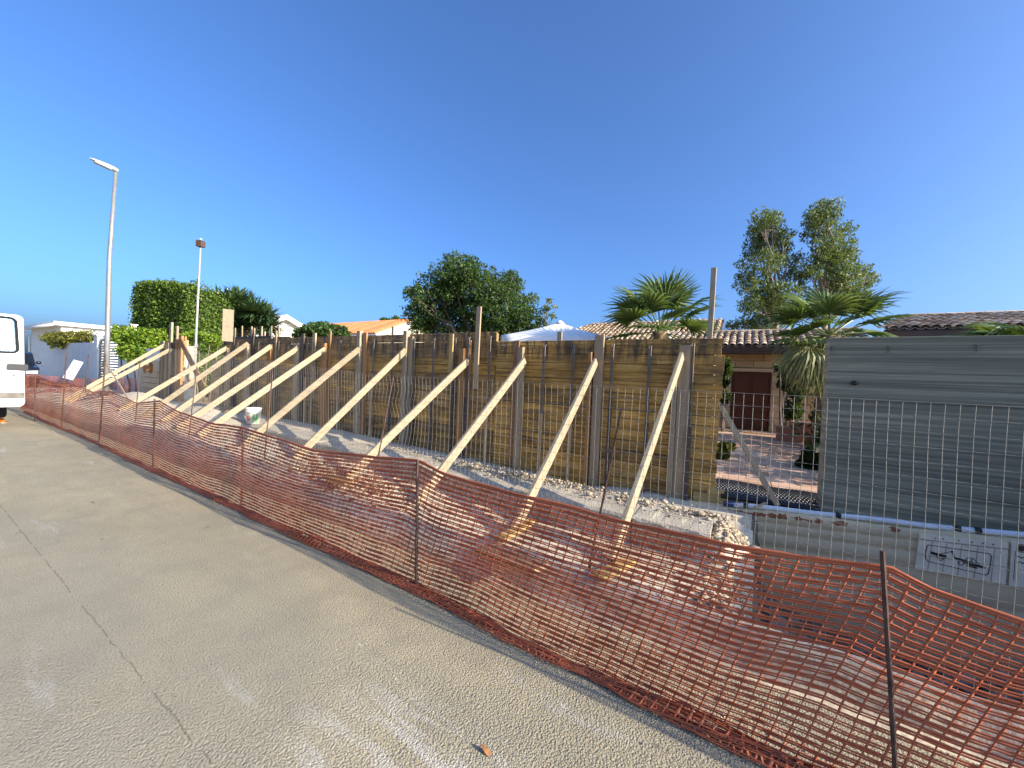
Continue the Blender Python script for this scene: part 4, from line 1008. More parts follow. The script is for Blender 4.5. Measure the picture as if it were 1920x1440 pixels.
def bush(name, label, d, clumps, n, size, mat, base_z=0.0, spread=.5, cat='bush'):
    c0 = PD(clumps[0][0], clumps[0][1], d); e = thing(name, label, cat, (c0.x, c0.y, base_z)); cl = []
    for px, py, rx, ry in clumps:
        q = PD(px, py, d + random.uniform(-1, 1)*spread); cl.append((q, (pxr(d, rx), pxr(d, rx), pxr(d, ry))))
    leaf_cloud('foliage', cl, n, size, mat, e, .1, .6, .55)
    m = MB()
    for q, rr in cl: m.tube(wig((q.x*.6+c0.x*.4, q.y*.6+c0.y*.4, base_z), q, 5, .1), [.04, .035, .03, .025, .02, .012], 6)
    obj('stem', m, 'bark', e, True); return e
bush('garden_bush', 'large lime green bush hanging over the white wall by the gate', 17, [(262,640,30,22),(235,630,22,18),(285,635,24,18),(255,662,24,16),(278,662,22,16),(300,650,12,14),(222,622,12,12)], 9000, .125, 'leaf_lime')
bush('garden_bush', 'bronze and green bush on top of the white wall behind the van', 23.4, [(115,636,24,13),(140,634,26,13),(165,630,14,10),(95,634,12,9),(120,645,18,10)], 4200, .13, 'leaf_bronze', 2.35)
bush('garden_bush', 'low lime green bush at the foot of the tall hedge', 15.2, [(372,630,16,8),(395,634,14,8),(352,632,12,8),(410,640,8,8)], 2600, .11, 'leaf_lime')
bush('garden_bush', 'rounded dark green bush between the white house and the orange roof', 15, [(600,620,28,12),(575,625,18,11),(630,622,20,12),(605,612,18,8),(560,630,10,8),(648,630,10,8)], 4600, .125, 'leaf_dark')
bush('garden_bush', 'round green tree seen through the van door window', 34, [(6,640,16,14),(-10,648,16,14),(16,652,10,8)], 1200, .22, 'leaf_dark', 0)
bush('garden_bush', 'small dark treetops behind the orange roof', 33, [(725,601,12,4),(742,598,6,6),(755,602,6,4)], 500, .25, 'leaf_dark')
bush('garden_bush', 'dark leafy shrub beside the left edge of the brown door', 11.4, [(1362,690,8,16),(1358,715,9,10),(1360,745,7,12)], 420, .16, 'leaf_shade', .2, .1)
bush('garden_bush', 'dark leafy shrub at the right of the brown door', 11.0, [(1480,700,16,14),(1470,720,12,12),(1495,735,12,14),(1462,690,8,8),(1485,770,12,18)], 900, .17, 'leaf_shade', .2, .2)
bush('garden_bush', 'dark low planting beside the concrete wall inside the gateway', 6.6, [(1530,858,16,24),(1518,885,14,14),(1540,830,8,18),(1505,870,10,8)], 1100, .12, 'leaf_shade', .2, .2)
sb = thing('patio_shade_shrubs', 'unseen dark shrubs added behind the concrete wall to shade the patio', 'bush', (3, 8, .1))  # row added out of sight so that its shade falls on the patio
leaf_cloud('foliage', [(Vector((2.3+.5*math.sin(k*2.1), 7.4+k*.8, .9)), (.7, .45, .75+.35*math.sin(k*2.7))) for k in range(7)], 3200, .17, 'leaf_shade', sb, .1, .5, .5)
bush('garden_bush', 'low grassy scrub left of the lit patio paving', 7.2, [(1352,850,12,9),(1362,835,14,6),(1348,868,8,8)], 420, .12, 'leaf_bronze', .2, .1)

# fan palms: each frond is a part (petiole and pleated fan of blades)
def frond_mesh(seed, R_=.75, pet=.75, nl=30, droop=.35, span=205):
    r = np.random.default_rng(seed); V, F = [], []
    def quadstrip(pts, ws, side):
        b = len(V)
        for p, w in zip(pts, ws): V.append(p - side*w/2); V.append(p + side*w/2)
        for i in range(len(pts)-1): F.append((b+2*i, b+2*i+1, b+2*i+3, b+2*i+2))
    # local: petiole along +X, fan spreads in XY, bends towards -Z
    pp = [np.array([u*pet, 0, -.10*(u*pet)**2]) for u in np.linspace(0, 1, 5)]
    quadstrip(pp, [.045, .035, .03, .028, .03], np.array([0, 1., 0])); quadstrip(pp, [.03]*5, np.array([0, 0, 1.]))
    c = pp[-1]
    for i in range(nl):
        a = math.radians(-span/2 + span*i/(nl-1)) ; L = R_*(1-.28*(abs(a)/math.radians(span/2))**2)*r.uniform(.9, 1.08)
        dx, dy = math.cos(a), math.sin(a); side = np.array([-dy, dx, .55*(1 if i % 2 else -1)]); side /= np.linalg.norm(side)
        us = np.linspace(0, 1, 6); pts = []
        cup = .16*abs(math.sin(a))
        for u in us:
            z = cup*u*L - droop*max(0, u-.45)**2*L*2.2*r.uniform(.6, 1.5) - .10*(u*L)
            pts.append(c + np.array([dx*u*L, dy*u*L, z]))
        wmax = R_*math.radians(span)/nl*.66
        quadstrip(pts, [.008, wmax*.62, wmax, wmax*.8, wmax*.42, .004], side)
    return arr_mesh('frond', np.array(V), np.array(F))
FM = [frond_mesh(i, droop=.25+.12*(i % 3)) for i in range(6)]; FMD = [frond_mesh(20+i, droop=.9) for i in range(3)]
for q in FM: q.materials.append(MATS['leaf_palm'])
for q in FMD: q.materials.append(MATS['leaf_palm_dry'])
def frame(d, roll=0.0):
    d = Vector(d).normalized(); s = Vector((0, 0, 1)).cross(d)
    if s.length < .05: s = Vector((0, 1, 0)).cross(d)
    s.normalize(); n_ = d.cross(s)
    M_ = Matrix.Identity(4)
    for i in range(3): M_[i][0], M_[i][1], M_[i][2] = d[i], s[i], n_[i]
    return M_ @ Matrix.Rotation(roll, 4, 'X')
def fan_palm(label, c, base_z, fr, dry, tr, scale=1.0):
    e = thing('fan_palm', label, 'palm', (c.x, c.y, base_z)); L = c.z-base_z; rr = np.linspace(0, 1, 26)
    obj('trunk', MB().tube([(c.x+.03*math.sin(k*5), c.y, base_z+L*k) for k in rr], [tr*(1.15 if i % 2 else .95)*(1.15-.2*k) for i, k in enumerate(rr)], 12), 'palm_fibre', e, True)
    def put(mesh, az, el, s, roll):
        # azimuth in view terms: 0 = image right, 90 = away, 180 = image left
        dv = _r*math.cos(az) + Vector((-math.sin(YAW), math.cos(YAW), 0))*math.sin(az); dv = dv*math.cos(el) + Vector((0, 0, 1))*math.sin(el)
        link('frond', mesh, None, e, False, Matrix.Translation(c) @ frame(dv, roll) @ Matrix.Scale(s*scale, 4))
    for az, el, s in fr: put(random.choice(FM), R(az), R(el), s*random.uniform(.92, 1.08), random.uniform(-.35, .35))
    for az, el, s in dry: put(random.choice(FMD), R(az), R(el), s*random.uniform(.9, 1.1), random.uniform(-.5, .5))
    return e
fan_palm('fan palm rising behind the shuttering left of the slim pale post', PD(1238, 622, 9.6), .1,
 [(180,38,1.0),(200,20,.95),(160,55,1.0),(100,80,1.05),(60,60,.95),(20,42,1.0),(0,18,.95),(340,35,.8),(220,45,.85),(260,62,.9),(290,70,.85),(140,28,.9),(40,22,.9),(310,10,.85),(235,5,.8),(185,-5,.9),(10,-8,.95),(275,30,.7),(330,62,.85),(120,50,.9)],
 [(200,-35,.85),(250,-40,.8),(300,-40,.8),(340,-35,.85),(30,-35,.8),(150,-35,.8),(190,-18,.9),(350,-20,.9)], .16, 1.15)
fan_palm('large fan palm with hanging skirt beside the concrete wall', PD(1556, 630, 8.6), .15,
 [(180,32,1.0),(205,12,1.0),(165,55,1.0),(90,78,1.0),(55,58,1.0),(18,35,1.1),(0,12,1.0),(340,26,1.0),(225,42,.95),(265,55,.85),(140,30,.95),(40,14,.9),(300,52,.9),(330,48,1.05),(190,-4,1.0),(160,8,.9),(120,55,.9),(350,-6,.95),(215,-10,.9)],
 [(190,-32,1.0),(215,-40,1.0),(240,-52,1.0),(175,-48,.95),(260,-45,.9),(150,-40,.9),(200,-62,.95),(230,-65,.9),(300,-45,.85),(20,-35,.9),(205,-20,1.0)], .2, .97)
fan_palm('fan palm mostly hidden by the right end of the concrete wall', PD(1935, 655, 8.2), .15,
 [(180,22,1.0),(195,10,1.0),(165,36,.9),(150,20,1.0),(210,28,.9),(140,10,.9),(60,40,.9)], [(190,-20,.9),(170,-30,.9)], .18)

# yuccas: heads of sword leaves on short stems
def yucca_mesh(seed, nl=150, L=.95):
    r = np.random.default_rng(seed); V, F = [], []
    for i in range(nl):
        az = r.uniform(0, 6.283); el = math.asin(r.uniform(-.55, .98)); l = L*r.uniform(.75, 1.1); d = np.array([math.cos(az)*math.cos(el), math.sin(az)*math.cos(el), math.sin(el)])
        s = np.cross(d, [0, 0, 1.]); s /= np.linalg.norm(s)+1e-6; b = len(V)
        for u, w in ((.02, .045), (.4, .10), (.8, .06), (1, .004)):
            p = d*l*u + np.array([0, 0, -.12*u*u*l]); V += [p-s*w/2, p+s*w/2]
        for k in range(3): F.append((b+2*k, b+2*k+1, b+2*k+3, b+2*k+2))
    return arr_mesh('leaf_head', np.array(V), np.array(F))
YM = [yucca_mesh(i) for i in range(4)]
for q in YM: q.materials.append(MATS['leaf_yucca'])
YP = [([(412,568),(428,585),(418,605),(404,590),(432,566),(425,612)],'yucca with white bloom just right of the tall hedge',(425,549)),([(446,562),(455,585),(468,572),(440,600),(462,596),(450,612)],'tallest of the spiky yuccas in the middle of the clump',None),([(478,585),(486,603),(466,602),(458,612),(475,612),(492,590)],'spiky yucca in front of the middle clump',None),([(500,596),(508,612),(494,615)],'smaller yucca with white bloom left of the white house',(502,583))]
for heads, lab, fl in YP:
    b0 = PD(heads[0][0], 690, 19); e = thing('yucca', lab, 'yucca', (b0.x, b0.y, .06))
    for k, h in enumerate(heads):
        q = PD(h[0], h[1], 19 + random.uniform(-.6, .6)); obj('stem', MB().tube(wig((b0.x, b0.y, .06), q, 5, .1), [.1, .09, .08, .07, .06, .05], 7), 'palm_fibre', e, True)
        link('leaf_head', random.choice(YM), None, e, False, Matrix.Translation(q) @ Matrix.Rotation(random.uniform(0, 6), 4, 'Z') @ Matrix.Scale(random.uniform(.9, 1.15), 4))
    if fl:
        q = PD(fl[0], fl[1], 19); m = MB(); m.tube([(q.x, q.y, q.z-.8), (q.x, q.y, q.z)], .02, 6)
        for k in range(40):
            t = RNG.normal(size=3)*np.array([.09, .09, .16]); v, f = ico(); b = len(m.v); m.v += [tuple(np.array(q)+t+p*.035 + np.array([0, 0, -.12])) for p in v]; m.f += [tuple(b+int(i) for i in qq) for qq in f]
        obj('flower_spike', m, 'flower_white', e)

# ================================================================== LEFT BACKGROUND
# boundary wall with louvred gate
bwX0, bwX1 = PY(75, 660, 6.0).x, PY(182, 660, 6.0).x
wl = thing('boundary_wall', 'white rendered boundary wall left of the louvred gate', 'wall', (bwX1, 6.1, 0))
obj('wall_body', MB().box((bwX0-1, 6.0, 0), (bwX1-.5, 6.2, 2.45)), 'plaster_white', wl)
obj('pier', MB().box((bwX1-.5, 5.97, 0), (bwX1+.12, 6.35, 2.78)), 'plaster_white', wl); obj('coping', MB().box((bwX1-.56, 5.93, 2.784), (bwX1+.18, 6.4, 2.86)), 'plaster_white', wl)
gX1 = PY(221, 660, 6.0).x; gt = thing('louvred_gate', 'grey louvred metal gate in the white boundary wall', 'gate', (gX1, 6.1, 0))
obj('gate_frame', MB().box((bwX1+.14, 6.05, .1), (bwX1+.26, 6.13, 2.6)).box((gX1-.12, 6.05, .1), (gX1, 6.13, 2.6)).box((bwX1+.27, 6.05, 2.5), (gX1-.13, 6.13, 2.6)).box((bwX1+.27, 6.05, .1), (gX1-.13, 6.13, .2)), 'steel_galv', gt)
z = .26
while z < 2.45:
    obj('louvre', MB().prism([(bwX1+.27, 6.06, z), (bwX1+.27, 6.11, z+.075), (bwX1+.27, 6.118, z+.07), (bwX1+.27, 6.068, z-.005)], (gX1-bwX1-.40, 0, 0)), 'steel_galv', gt); z += .13
w2 = thing('boundary_wall', 'white rendered wall between the gate and the block wall', 'wall', (gX1+2, 6.1, 0)); obj('wall_body', MB().box((gX1+.01, 6.0, 0), (gX1+6.5, 6.2, 2.1)), 'plaster_white', w2)
# garage / house at far left
gg = thing('white_garage', 'white flat roofed house behind the van with lit side wall', 'house', (-42, 8, 0))
obj('wall', MB().box((-49.5, 6.6, 0), (-40, 13, 3.75)), 'plaster_white', gg)
obj('roof', MB().box((-50, 6.2, 3.753), (-39.6, 13.2, 4.0)), 'plaster_white', gg); obj('gutter', MB().tube([(-50, 6.12, 3.72), (-39.6, 6.12, 3.74)], .09, 8), 'plaster_white', gg, True)
obj('downpipe', MB().tube([(-49.7, 6.12, 3.7), (-49.6, 6.3, 3.4), (-49.55, 6.5, 3.2), (-49.55, 6.52, 0)], .06, 8), 'plaster_white', gg, True)
# two gabled houses behind
def gable_house(label, apex, half, length, rise, roofmat, wallmat, trim):
    x, y, za = apex; e = thing('gabled_house', label, 'house', (x, y, 0)); ze = za-rise
    obj('wall', MB().prism([(x, y-half+.5, 0), (x, y+half-.5, 0), (x, y+half-.5, ze+.5*rise/half), (x, y, za-.06), (x, y-half+.5, ze+.5*rise/half)], (-length, 0, 0)), wallmat, e)
    for s in (-1, 1):
        m = MB(); m.prism([(x+.35, y, za), (x+.35, y+s*half, ze), (x+.35, y+s*half, ze+.12), (x+.35, y, za+.14)], (-length-.7, 0, 0)); ro = obj('roof', m, trim, e)
        if roofmat:
            rows = MB(); L = math.hypot(half, rise); n_ = int(L/.33); k = int((length+.6)/.24)
            for j in range(k):
                X = x+.22-j*.24
                rows.tube([(X, y+s*half*(i/n_), za-rise*(i/n_)+.15+(.035 if i % 2 else 0)) for i in range(n_+1)], .085, 6)
            tag(obj('tile_field', rows, roofmat, ro), kind='stuff')
        obj('bargeboard', MB().prism([(x+.36, y, za-.16), (x+.36, y+s*half, ze-.16), (x+.36, y+s*half, ze+.14), (x+.36, y, za+.16)], (.05, 0, 0)), 'plaster_white', ro)
    return e
A = PD(775, 603, 28); gable_house('house with orange tiled roof and white bargeboards', (A.x, A.y, A.z), 3.6, 14, 1.45, 'roof_tile_orange', 'plaster_cream', 'plaster_white')
A = PD(531, 595, 24); gable_house('white gabled house right of the yuccas', (A.x, A.y, A.z), 2.6, 7, 1.15, None, 'plaster_white', 'plaster_white')

# street lamp
Lb = PD(199, 730, 13); Lt = PD(217, 322, 13); lx, ly = Lb.x, Lb.y
e = thing('street_lamp', 'tall galvanized street lamp with flat white head', 'street lamp', (lx, ly, 0))
obj('pole', MB().tube([(lx, ly, 0), (lx, ly, 2.5), (lx+.01, ly, 5), (Lt.x, Lt.y, Lt.z)], [.076, .070, .060, .048], 14), 'steel_galv', e, True)
hd_ = (PD(180, 305, 12.6)-Lt).normalized(); m = MB(); up = Vector((0, 0, 1)); sdv = hd_.cross(up).normalized(); un = sdv.cross(hd_).normalized()
for u, w, h0, h1 in ((-.06, .10, -.05, .07), (.05, .15, -.06, .09), (.3, .17, -.055, .085), (.55, .15, -.04, .06), (.74, .09, -.02, .03), (.8, .04, -.005, .012)):
    for a, b_ in ((-1, h0*.6), (-.8, h0), (.8, h0), (1, h0*.6), (.9, h1*.6), (.5, h1), (-.5, h1), (-.9, h1*.6)): m.v.append(tuple(Lt + hd_*(u*.78) + sdv*(a*w*.75) + un*b_*.8 + up*.05))
for i in range(5):
    for k in range(8): m.f.append((i*8+k, i*8+(k+1) % 8, (i+1)*8+(k+1) % 8, (i+1)*8+k))
m.f.append(tuple(range(8))); m.f.append(tuple(40+k for k in reversed(range(8))))
obj('lamp_head', m, 'lamp_housing', e, True)
m = MB(); c = [Lt + hd_*u + sdv*s - un*.058 + up*.058 for u, s in ((.1, -.1), (.5, -.1), (.5, .1), (.1, .1))]; obj('lens', m.prism([tuple(p) for p in c], tuple(-un*.012)), 'lens_glass', e)
# thin pole with a dark box
pb, ptop = PD(366, 690, 14), PD(376, 463, 14); e = thing('thin_pole', 'thin pale pole with a dark box on top', 'pole', (pb.x, pb.y, 0))
obj('pole', MB().tube([(pb.x, pb.y, 0), (pb.x, pb.y, 2.6), (ptop.x, ptop.y, ptop.z)], [.036, .036, .028], 10), 'pole_paint', e, True)
obj('clamp', MB().tube([(pb.x, pb.y, 2.15), (pb.x, pb.y, 2.28)], .07, 10), 'steel_galv', e)
bx = MB().box((-.10, -.10, 0), (.10, .10, .22)); o = obj('junction_box', bx, 'rebar_rust', None); o.matrix_basis = Matrix.Translation(ptop) @ Matrix.Rotation(R(28), 4, 'Z'); o.parent = e; o.matrix_parent_inverse = world_of(e).inverted()
obj('terminal', MB().tube([(ptop.x-.02, ptop.y, ptop.z+.24), (ptop.x-.02, ptop.y, ptop.z+.31)], .025, 8).tube([(ptop.x+.04, ptop.y, ptop.z+.24), (ptop.x+.04, ptop.y, ptop.z+.30)], .02, 8), 'paint_white', e)
# globe lamp at the hedge
q = PD(250, 612, 17.5); e = thing('garden_lamp', 'small pale box lamp on a thin post left of the tall hedge', 'lamp', (q.x, q.y, 0)); w3 = .09
obj('post', MB().tube([(q.x, q.y, 0), (q.x, q.y, q.z-.25)], .025, 8), 'rebar_rust', e); obj('lantern', MB().prism([(q.x-w3, q.y-w3, q.z-.25), (q.x+w3, q.y-w3, q.z-.25), (q.x+w3, q.y+w3, q.z-.25), (q.x-w3, q.y+w3, q.z-.25)], (0, 0, .3)), 'plaster_cream', e)
obj('cap', MB().prism([(q.x-.13, q.y-.13, q.z+.052), (q.x+.13, q.y-.13, q.z+.052), (q.x+.13, q.y+.13, q.z+.052), (q.x-.13, q.y+.13, q.z+.052)], (0, 0, .04)), 'plaster_cream', e)
# slanted site notice panel
c = [PD(138, 674, 13.2), PD(156, 679, 13.2), PD(136, 713, 13.0), PD(117, 708, 13.0)]
e = thing('site_notice', 'slanted pale clear panel stuck on a stake behind the netting', 'notice', tuple(c[3]))
obj('sheet', MB().prism([tuple(p) for p in c], (.004, .008, 0)), 'milky_plastic', e)
nrm_ = Vector((.006, -.010, 0)); 
def inn(u, v): p = c[0]*(1-u)*(1-v)+c[1]*u*(1-v)+c[2]*u*v+c[3]*(1-u)*v; return tuple(p+nrm_)
m = MB()
for u0, u1, v0, v1 in ((.15,.38,.58,.66),(.2,.5,.70,.76),(.5,.85,.2,.24),(.55,.75,.28,.34)): m.prism([inn(u0,v0), inn(u1,v0), inn(u1,v1), inn(u0,v1)], (.001, .002, 0))
obj('print', m, 'paint_white', e); obj('stick', MB().tube([PD(130, 735, 13.05), PD(152, 678, 13.25)], .012, 6), 'rebar_rust', e)

# bucket
bk = PZ(475, 794, .41); e = thing('bucket', 'white plastic bucket with green print standing on the edging', 'bucket', (bk.x, bk.y, .405)); r0 = .135
obj('body', MB().lathe((bk.x, bk.y, .405), [(r0*.86, 0), (r0*.97, .24), (r0*1.04, .245), (r0*1.04, .262), (r0*1.0, .265), (r0*1.0, .285), (r0*1.05, .29), (r0*1.05, .315), (r0*.98, .318), (r0*.9, .05)], 28), 'bucket_white', e, True)
def curved(a0, a1, z0, z1, mat, nm):
    m = MB(); n_ = 6; base = math.atan2(-bk.y, -bk.x)
    for i in range(n_+1):
        a = base + a0 + (a1-a0)*i/n_
        for z in (z0, z1): rr = r0*(.86+.11*z/.24)+.0015; m.v.append((bk.x+rr*math.cos(a), bk.y+rr*math.sin(a), .405+z))
    for i in range(n_): m.f.append((2*i, 2*i+2, 2*i+3, 2*i+1))
    obj(nm, m, mat, e)
curved(-.15, .12, .03, .20, 'print_green', 'label_print'); curved(.28, .55, .03, .20, 'print_green', 'label_print'); curved(.125, .275, .09, .13, 'print_green', 'label_print')
curved(-1.0, -.45, .05, .17, 'print_red', 'label_print'); 
hp = []
for t in np.linspace(0, math.pi, 14): a = math.atan2(-bk.y, -bk.x)+.9; hp.append((bk.x+r0*1.06*math.cos(t)*math.cos(a), bk.y+r0*1.06*math.cos(t)*math.sin(a), .66-.16*math.sin(t)+.0) if True else None)
hp = [(p[0]+.5*r0*math.cos(a+1.57-3.14)*math.sin(t), p[1]+.5*r0*math.sin(a+1.57-3.14)*math.sin(t), p[2]) for p, t in zip(hp, np.linspace(0, math.pi, 14))]
obj('handle', MB().tube(hp, .0035, 6), 'steel_galv', e)

# dead leaves and litter by the netting
for i, (px, py, lab) in enumerate([(872,1160,'dry brown leaf at the netting foot below the middle stake'),(1030,1226,'curled dry leaf under the netting right of the middle stake'),(915,1412,'long dry leaf on the asphalt at the bottom of the picture'),(1285,1352,'dry leaf caught under the lower right netting hem'),(1343,1310,'dry leaf behind the netting near the lower right')]):
    q = PZ(px, py, .005); m = MB(); L = .025 if i != 2 else .038; an = RNG.uniform(-.5, .5); r_ = RNG
    for k in range(7):
        u = k/6; w = .011*math.sin(math.pi*(u*.92+.04)); zz_ = .004+.012*math.sin(u*3+i); m.v += [(q.x+(u-.5)*2*L, q.y-w, zz_+.006), (q.x+(u-.5)*2*L, q.y, zz_), (q.x+(u-.5)*2*L, q.y+w, zz_+.008)]
    for k in range(6): m.f += [(3*k, 3*k+3, 3*k+4, 3*k+1), (3*k+1, 3*k+4, 3*k+5, 3*k+2)]
    tag(obj('dry_leaf', m, 'dry_leaf'), lab, 'leaf', 'dry leaves')

# ================================================================== VAN, PERSON, CAR at the left edge
dv = 8.5; tr = PD(48, 690, dv); DX, DY1 = tr.x, tr.y; DY0 = .72
vn = thing('van', 'white van with its front door standing open at the left picture edge', 'van', (DX-2, -.2, 0))
# body profile (side view, X from nose), extruded across Y
nose = DX + 1.15
prof = [(nose, .45), (nose+.02, .75), (nose-.12, 1.05), (nose-.75, 1.28), (nose-1.45, 2.1), (nose-1.75, 2.38), (nose-5.2, 2.45), (nose-5.3, 2.3), (nose-5.35, .45)]
y0, y1 = -1.32, .70
obj('body', MB().prism([(x, y0, z) for x, z in prof], (0, y1-y0, 0)), 'paint_white', vn)
obj('windscreen', MB().prism([(nose-.80, y0+.15, 1.33), (nose-.80, y1-.15, 1.33), (nose-1.43, y1-.2, 2.06), (nose-1.43, y0+.2, 2.06)], (.02, 0, .02)), 'dark_glass', vn)
obj('bumper', MB().box((nose-.35, y0-.03, .28), (nose+.08, y1+.0, .60)), 'black_plastic', vn)
for s in (-1, 1): obj('headlight', MB().lathe((nose-.03, (y0+y1)/2+s*.78, .82), [(.02, 0), (.13, .05), (.13, .14), (.03, .2)], 12), 'lens_glass', vn, True)
for X in (nose-.85, nose-4.2):
    for Y in (y0+.12, y1-.14):
        w = MB(); 
        for s in (0,): w.tube([(X, Y-.11, .34), (X, Y+.11, .34)], .34, 20)
        wh = obj('wheel', w, 'rubber_black', vn, False); obj('rim', MB().tube([(X, Y-.115, .34), (X, Y+.115, .34)], .19, 16), 'steel_galv', wh)
# open door: panel in the Y-Z plane with rounded window
dt = PD(38, 592, dv).z; db = PD(40, 762, dv).z; Xd = DX
def rrect(y0, y1, z0, z1, r, n=5):
    pts = []
    for cy, cz, a0 in ((y1-r, z1-r, 0), (y0+r, z1-r, 90), (y0+r, z0+r, 180), (y1-r, z0+r, 270)):
        for k in range(n+1): a = R(a0+90*k/n); pts.append((cy+r*math.cos(a), cz+r*math.sin(a)))
    return pts
wz1, wz0 = PD(20, 597, dv).z, PD(20, 661, dv).z; wy1 = PD(32, 620, dv).y; wy0 = DY0+.12
outer = rrect(DY0, DY1, db, dt, .10); hole = rrect(wy0, wy1, wz0, wz1, .09)
m = MB(); n_ = len(outer)
for X in (Xd, Xd-.06):
    m.v += [(X-.10*max(0, (z-wz0))/(wz1-wz0)*.5, y-.05*max(0, z-wz0), z) for y, z in outer] + [(X-.10*max(0, (z-wz0))/(wz1-wz0)*.5, y-.05*max(0, z-wz0), z) for y, z in hole]
for i in range(n_):
    j = (i+1) % n_; m.f.append((i, j, n_+j, n_+i)); m.f.append((2*n_+j, 2*n_+i, 3*n_+i, 3*n_+j)); m.f.append((j, i, 2*n_+i, 2*n_+j)); m.f.append((n_+i, n_+j, 3*n_+j, 3*n_+i))
dr_ = obj('door', m, 'paint_white', vn); dr_['label'] = 'open white front door'
sh = lambda y, z, X: (X-.10*max(0, (z-wz0))/(wz1-wz0)*.5, y-.05*max(0, z-wz0), z)
obj('window_seal', MB().tube([sh(y, z, Xd+.004) for y, z in hole+hole[:1]], .022, 6), 'rubber_black', dr_, True)
obj('window_glass', MB().prism([sh(y, z, Xd-.03) for y, z in hole], (-.004, 0, 0)), 'clear_glass', dr_)
hz_ = PD(40, 688, dv).z; obj('handle', MB().prism([(Xd+.012, y, z) for y, z in rrect(DY1-.26, DY1+.03, hz_-.065, hz_+.065, .03)], (.035, 0, 0)), 'black_plastic', dr_)
obj('lock', MB().tube([(Xd-.0, DY1-.16, hz_-.19), (Xd+.012, DY1-.16, hz_-.19)], .02, 10), 'steel_dark', dr_)
tz = PD(20, 740, dv).z; obj('rubbing_strip', MB().box((Xd+.002, DY0+.03, tz-.06), (Xd+.025, DY1-.01, tz+.06)), 'steel_dark', dr_)
obj('crease', MB().box((Xd+.001, DY0+.03, hz_+.02), (Xd+.008, DY1-.26, hz_+.035)), 'paint_white', dr_)

# person standing behind the open door (only a foot and trouser hem show)
fx, fy = PZ(3, 792, 0).x+.0, PZ(3, 792, 0).y
pe = thing('person', 'person in black trousers and orange shoes standing behind the open van door', 'person', (fx, fy-.1, 0))
def skin_mesh(name, verts, edges, radii, mat, parent):
    me = bpy.data.meshes.new(name); me.from_pydata(verts, edges, []); o = bpy.data.objects.new(name, me); COL.objects.link(o); me.materials.append(MATS[mat])
    sk = o.modifiers.new('skin', 'SKIN'); sk.use_smooth_shade = True
    for i, r in enumerate(radii): me.skin_vertices[0].data[i].radius = (r, r) if not isinstance(r, tuple) else r
    me.skin_vertices[0].data[0].use_root = True
    ss = o.modifiers.new('sub', 'SUBSURF'); ss.levels = 1; ss.render_levels = 2
    o.parent = parent; o.matrix_parent_inverse = world_of(parent).inverted(); return o
def W_(dx, dy, z): return (fx+dx, fy-.12+dy, z)
bv = [W_(0,0,.95),W_(0,0,1.15),W_(0,0,1.38),W_(0,0,1.50),W_(.02,0,1.62),W_(.02,0,1.73), W_(0,.19,1.40),W_(.03,.25,1.14),W_(.14,.22,.92), W_(0,-.19,1.40),W_(.03,-.25,1.14),W_(.14,-.22,.92), W_(0,.10,.88),W_(.02,.11,.50),W_(0,.12,.09), W_(0,-.10,.88),W_(.02,-.11,.50),W_(0,-.12,.09)]
be = [(0,1),(1,2),(2,3),(3,4),(4,5),(2,6),(6,7),(7,8),(2,9),(9,10),(10,11),(0,12),(12,13),(13,14),(0,15),(15,16),(16,17)]
br = [.13,.13,.15,.06,.085,.075,.065,.045,.03,.065,.045,.03,.09,.062,.05,.09,.062,.05]
skin_mesh('body', bv, be, br, 'skin', pe)
tv = [W_(0,0,.98),W_(0,.10,.86),W_(.02,.11,.50),W_(0,.12,.10),W_(0,-.10,.86),W_(.02,-.11,.50),W_(0,-.12,.10)]
skin_mesh('trousers', tv, [(0,1),(1,2),(2,3),(0,4),(4,5),(5,6)], [.15,.108,.083,.078,.108,.083,.078], 'trouser_black', pe)
skin_mesh('shirt', [W_(0,0,.92),W_(0,0,1.18),W_(0,0,1.40),W_(0,.20,1.40),W_(.02,.25,1.18),W_(0,-.20,1.40),W_(.02,-.25,1.18)], [(0,1),(1,2),(2,3),(3,4),(2,5),(5,6)], [.15,.15,.155,.08,.065,.08,.065], 'shirt_grey', pe)
v, f = ico(); link('hair', arr_mesh('hair', v*np.array([.10, .09, .09])+np.array(W_(-.015, 0, 1.74)), f), 'hair_dark', pe, True)
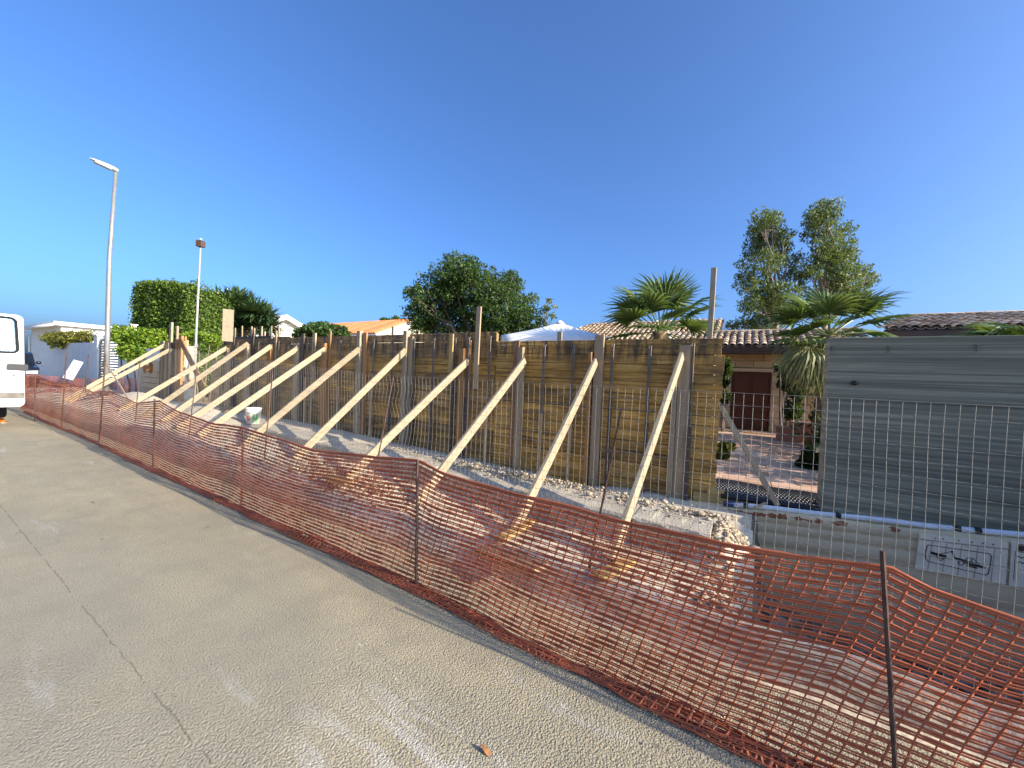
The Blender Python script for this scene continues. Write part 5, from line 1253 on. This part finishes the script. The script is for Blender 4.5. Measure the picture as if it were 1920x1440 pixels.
for s in (-1, 1):
    X, Y = fx, fy-.12+s*.12; m = MB()
    for u, w, h in ((-.10, .035, .07), (-.05, .045, .10), (.05, .05, .085), (.13, .05, .06), (.18, .04, .045), (.21, .02, .03)):
        for k in range(8): a = math.pi*k/7; m.v.append((X+u, Y+w*math.cos(a), .012+h*math.sin(a)))
    for i in range(5):
        for k in range(7): m.f.append((i*8+k, i*8+k+1, (i+1)*8+k+1, (i+1)*8+k))
    sh_ = obj('shoe', m, 'shoe_orange', pe, True)
    obj('sole', MB().prism([(X-.11, Y-.04, .0), (X+.12, Y-.055, .0), (X+.22, Y, .0), (X+.12, Y+.055, .0), (X-.11, Y+.04, .0)], (0, 0, .02)), 'paint_white', sh_)

# parked black car
fr_ = PY(76, 690, 4.3); cx = fr_.x; cy = 4.3
ca = thing('parked_car', 'black parked car half hidden behind the van door', 'car', (cx-2, cy-.9, 0))
cp_ = [(cx-.02,.30),(cx,.62),(cx-.10,.90),(cx-.35,1.03),(cx-1.15,1.16),(cx-1.95,1.72),(cx-2.3,1.80),(cx-3.7,1.78),(cx-4.25,1.15),(cx-4.4,1.0),(cx-4.42,.35)]
obj('body', MB().prism([(x, cy-1.8, z) for x, z in cp_], (0, 1.8, 0)), 'car_black', ca)
obj('windscreen', MB().prism([(cx-1.20, cy-1.7, 1.20), (cx-1.20, cy-.1, 1.20), (cx-1.93, cy-.2, 1.69), (cx-1.93, cy-1.6, 1.69)], (.015, 0, .02)), 'dark_glass', ca)
for s, Y in ((0, cy-1.805), (1, cy+.005)):
    obj('side_window', MB().prism([(cx-1.45, Y, 1.20), (cx-3.9, Y, 1.22), (cx-3.6, Y, 1.68), (cx-2.05, Y, 1.68)], (0, .004 if s else -.004, 0)), 'dark_glass', ca)
    obj('mirror', MB().lathe((cx-1.35, Y+(.12 if s else -.12), 1.18), [(.03, 0), (.09, .03), (.10, .10), (.05, .15)], 10), 'car_black', ca, True)
    obj('headlight', MB().prism([(cx-.02, Y+(-.45 if s else .1), .72), (cx-.02, Y+(-.1 if s else .45), .72), (cx-.14, Y+(-.06 if s else .41), .90), (cx-.14, Y+(-.45 if s else .1), .88)], (.03, 0, 0)), 'lens_glass', ca)
    for X in (cx-.85, cx-3.5):
        wh = obj('wheel', MB().tube([(X, Y+(-.2 if s else .2), .33), (X, Y+(.01 if s else -.01), .33)], .33, 20), 'rubber_black', ca); obj('rim', MB().tube([(X, Y+(-.05 if s else .05), .33), (X, Y+(.015 if s else -.015), .33)], .2, 14), 'steel_galv', wh)
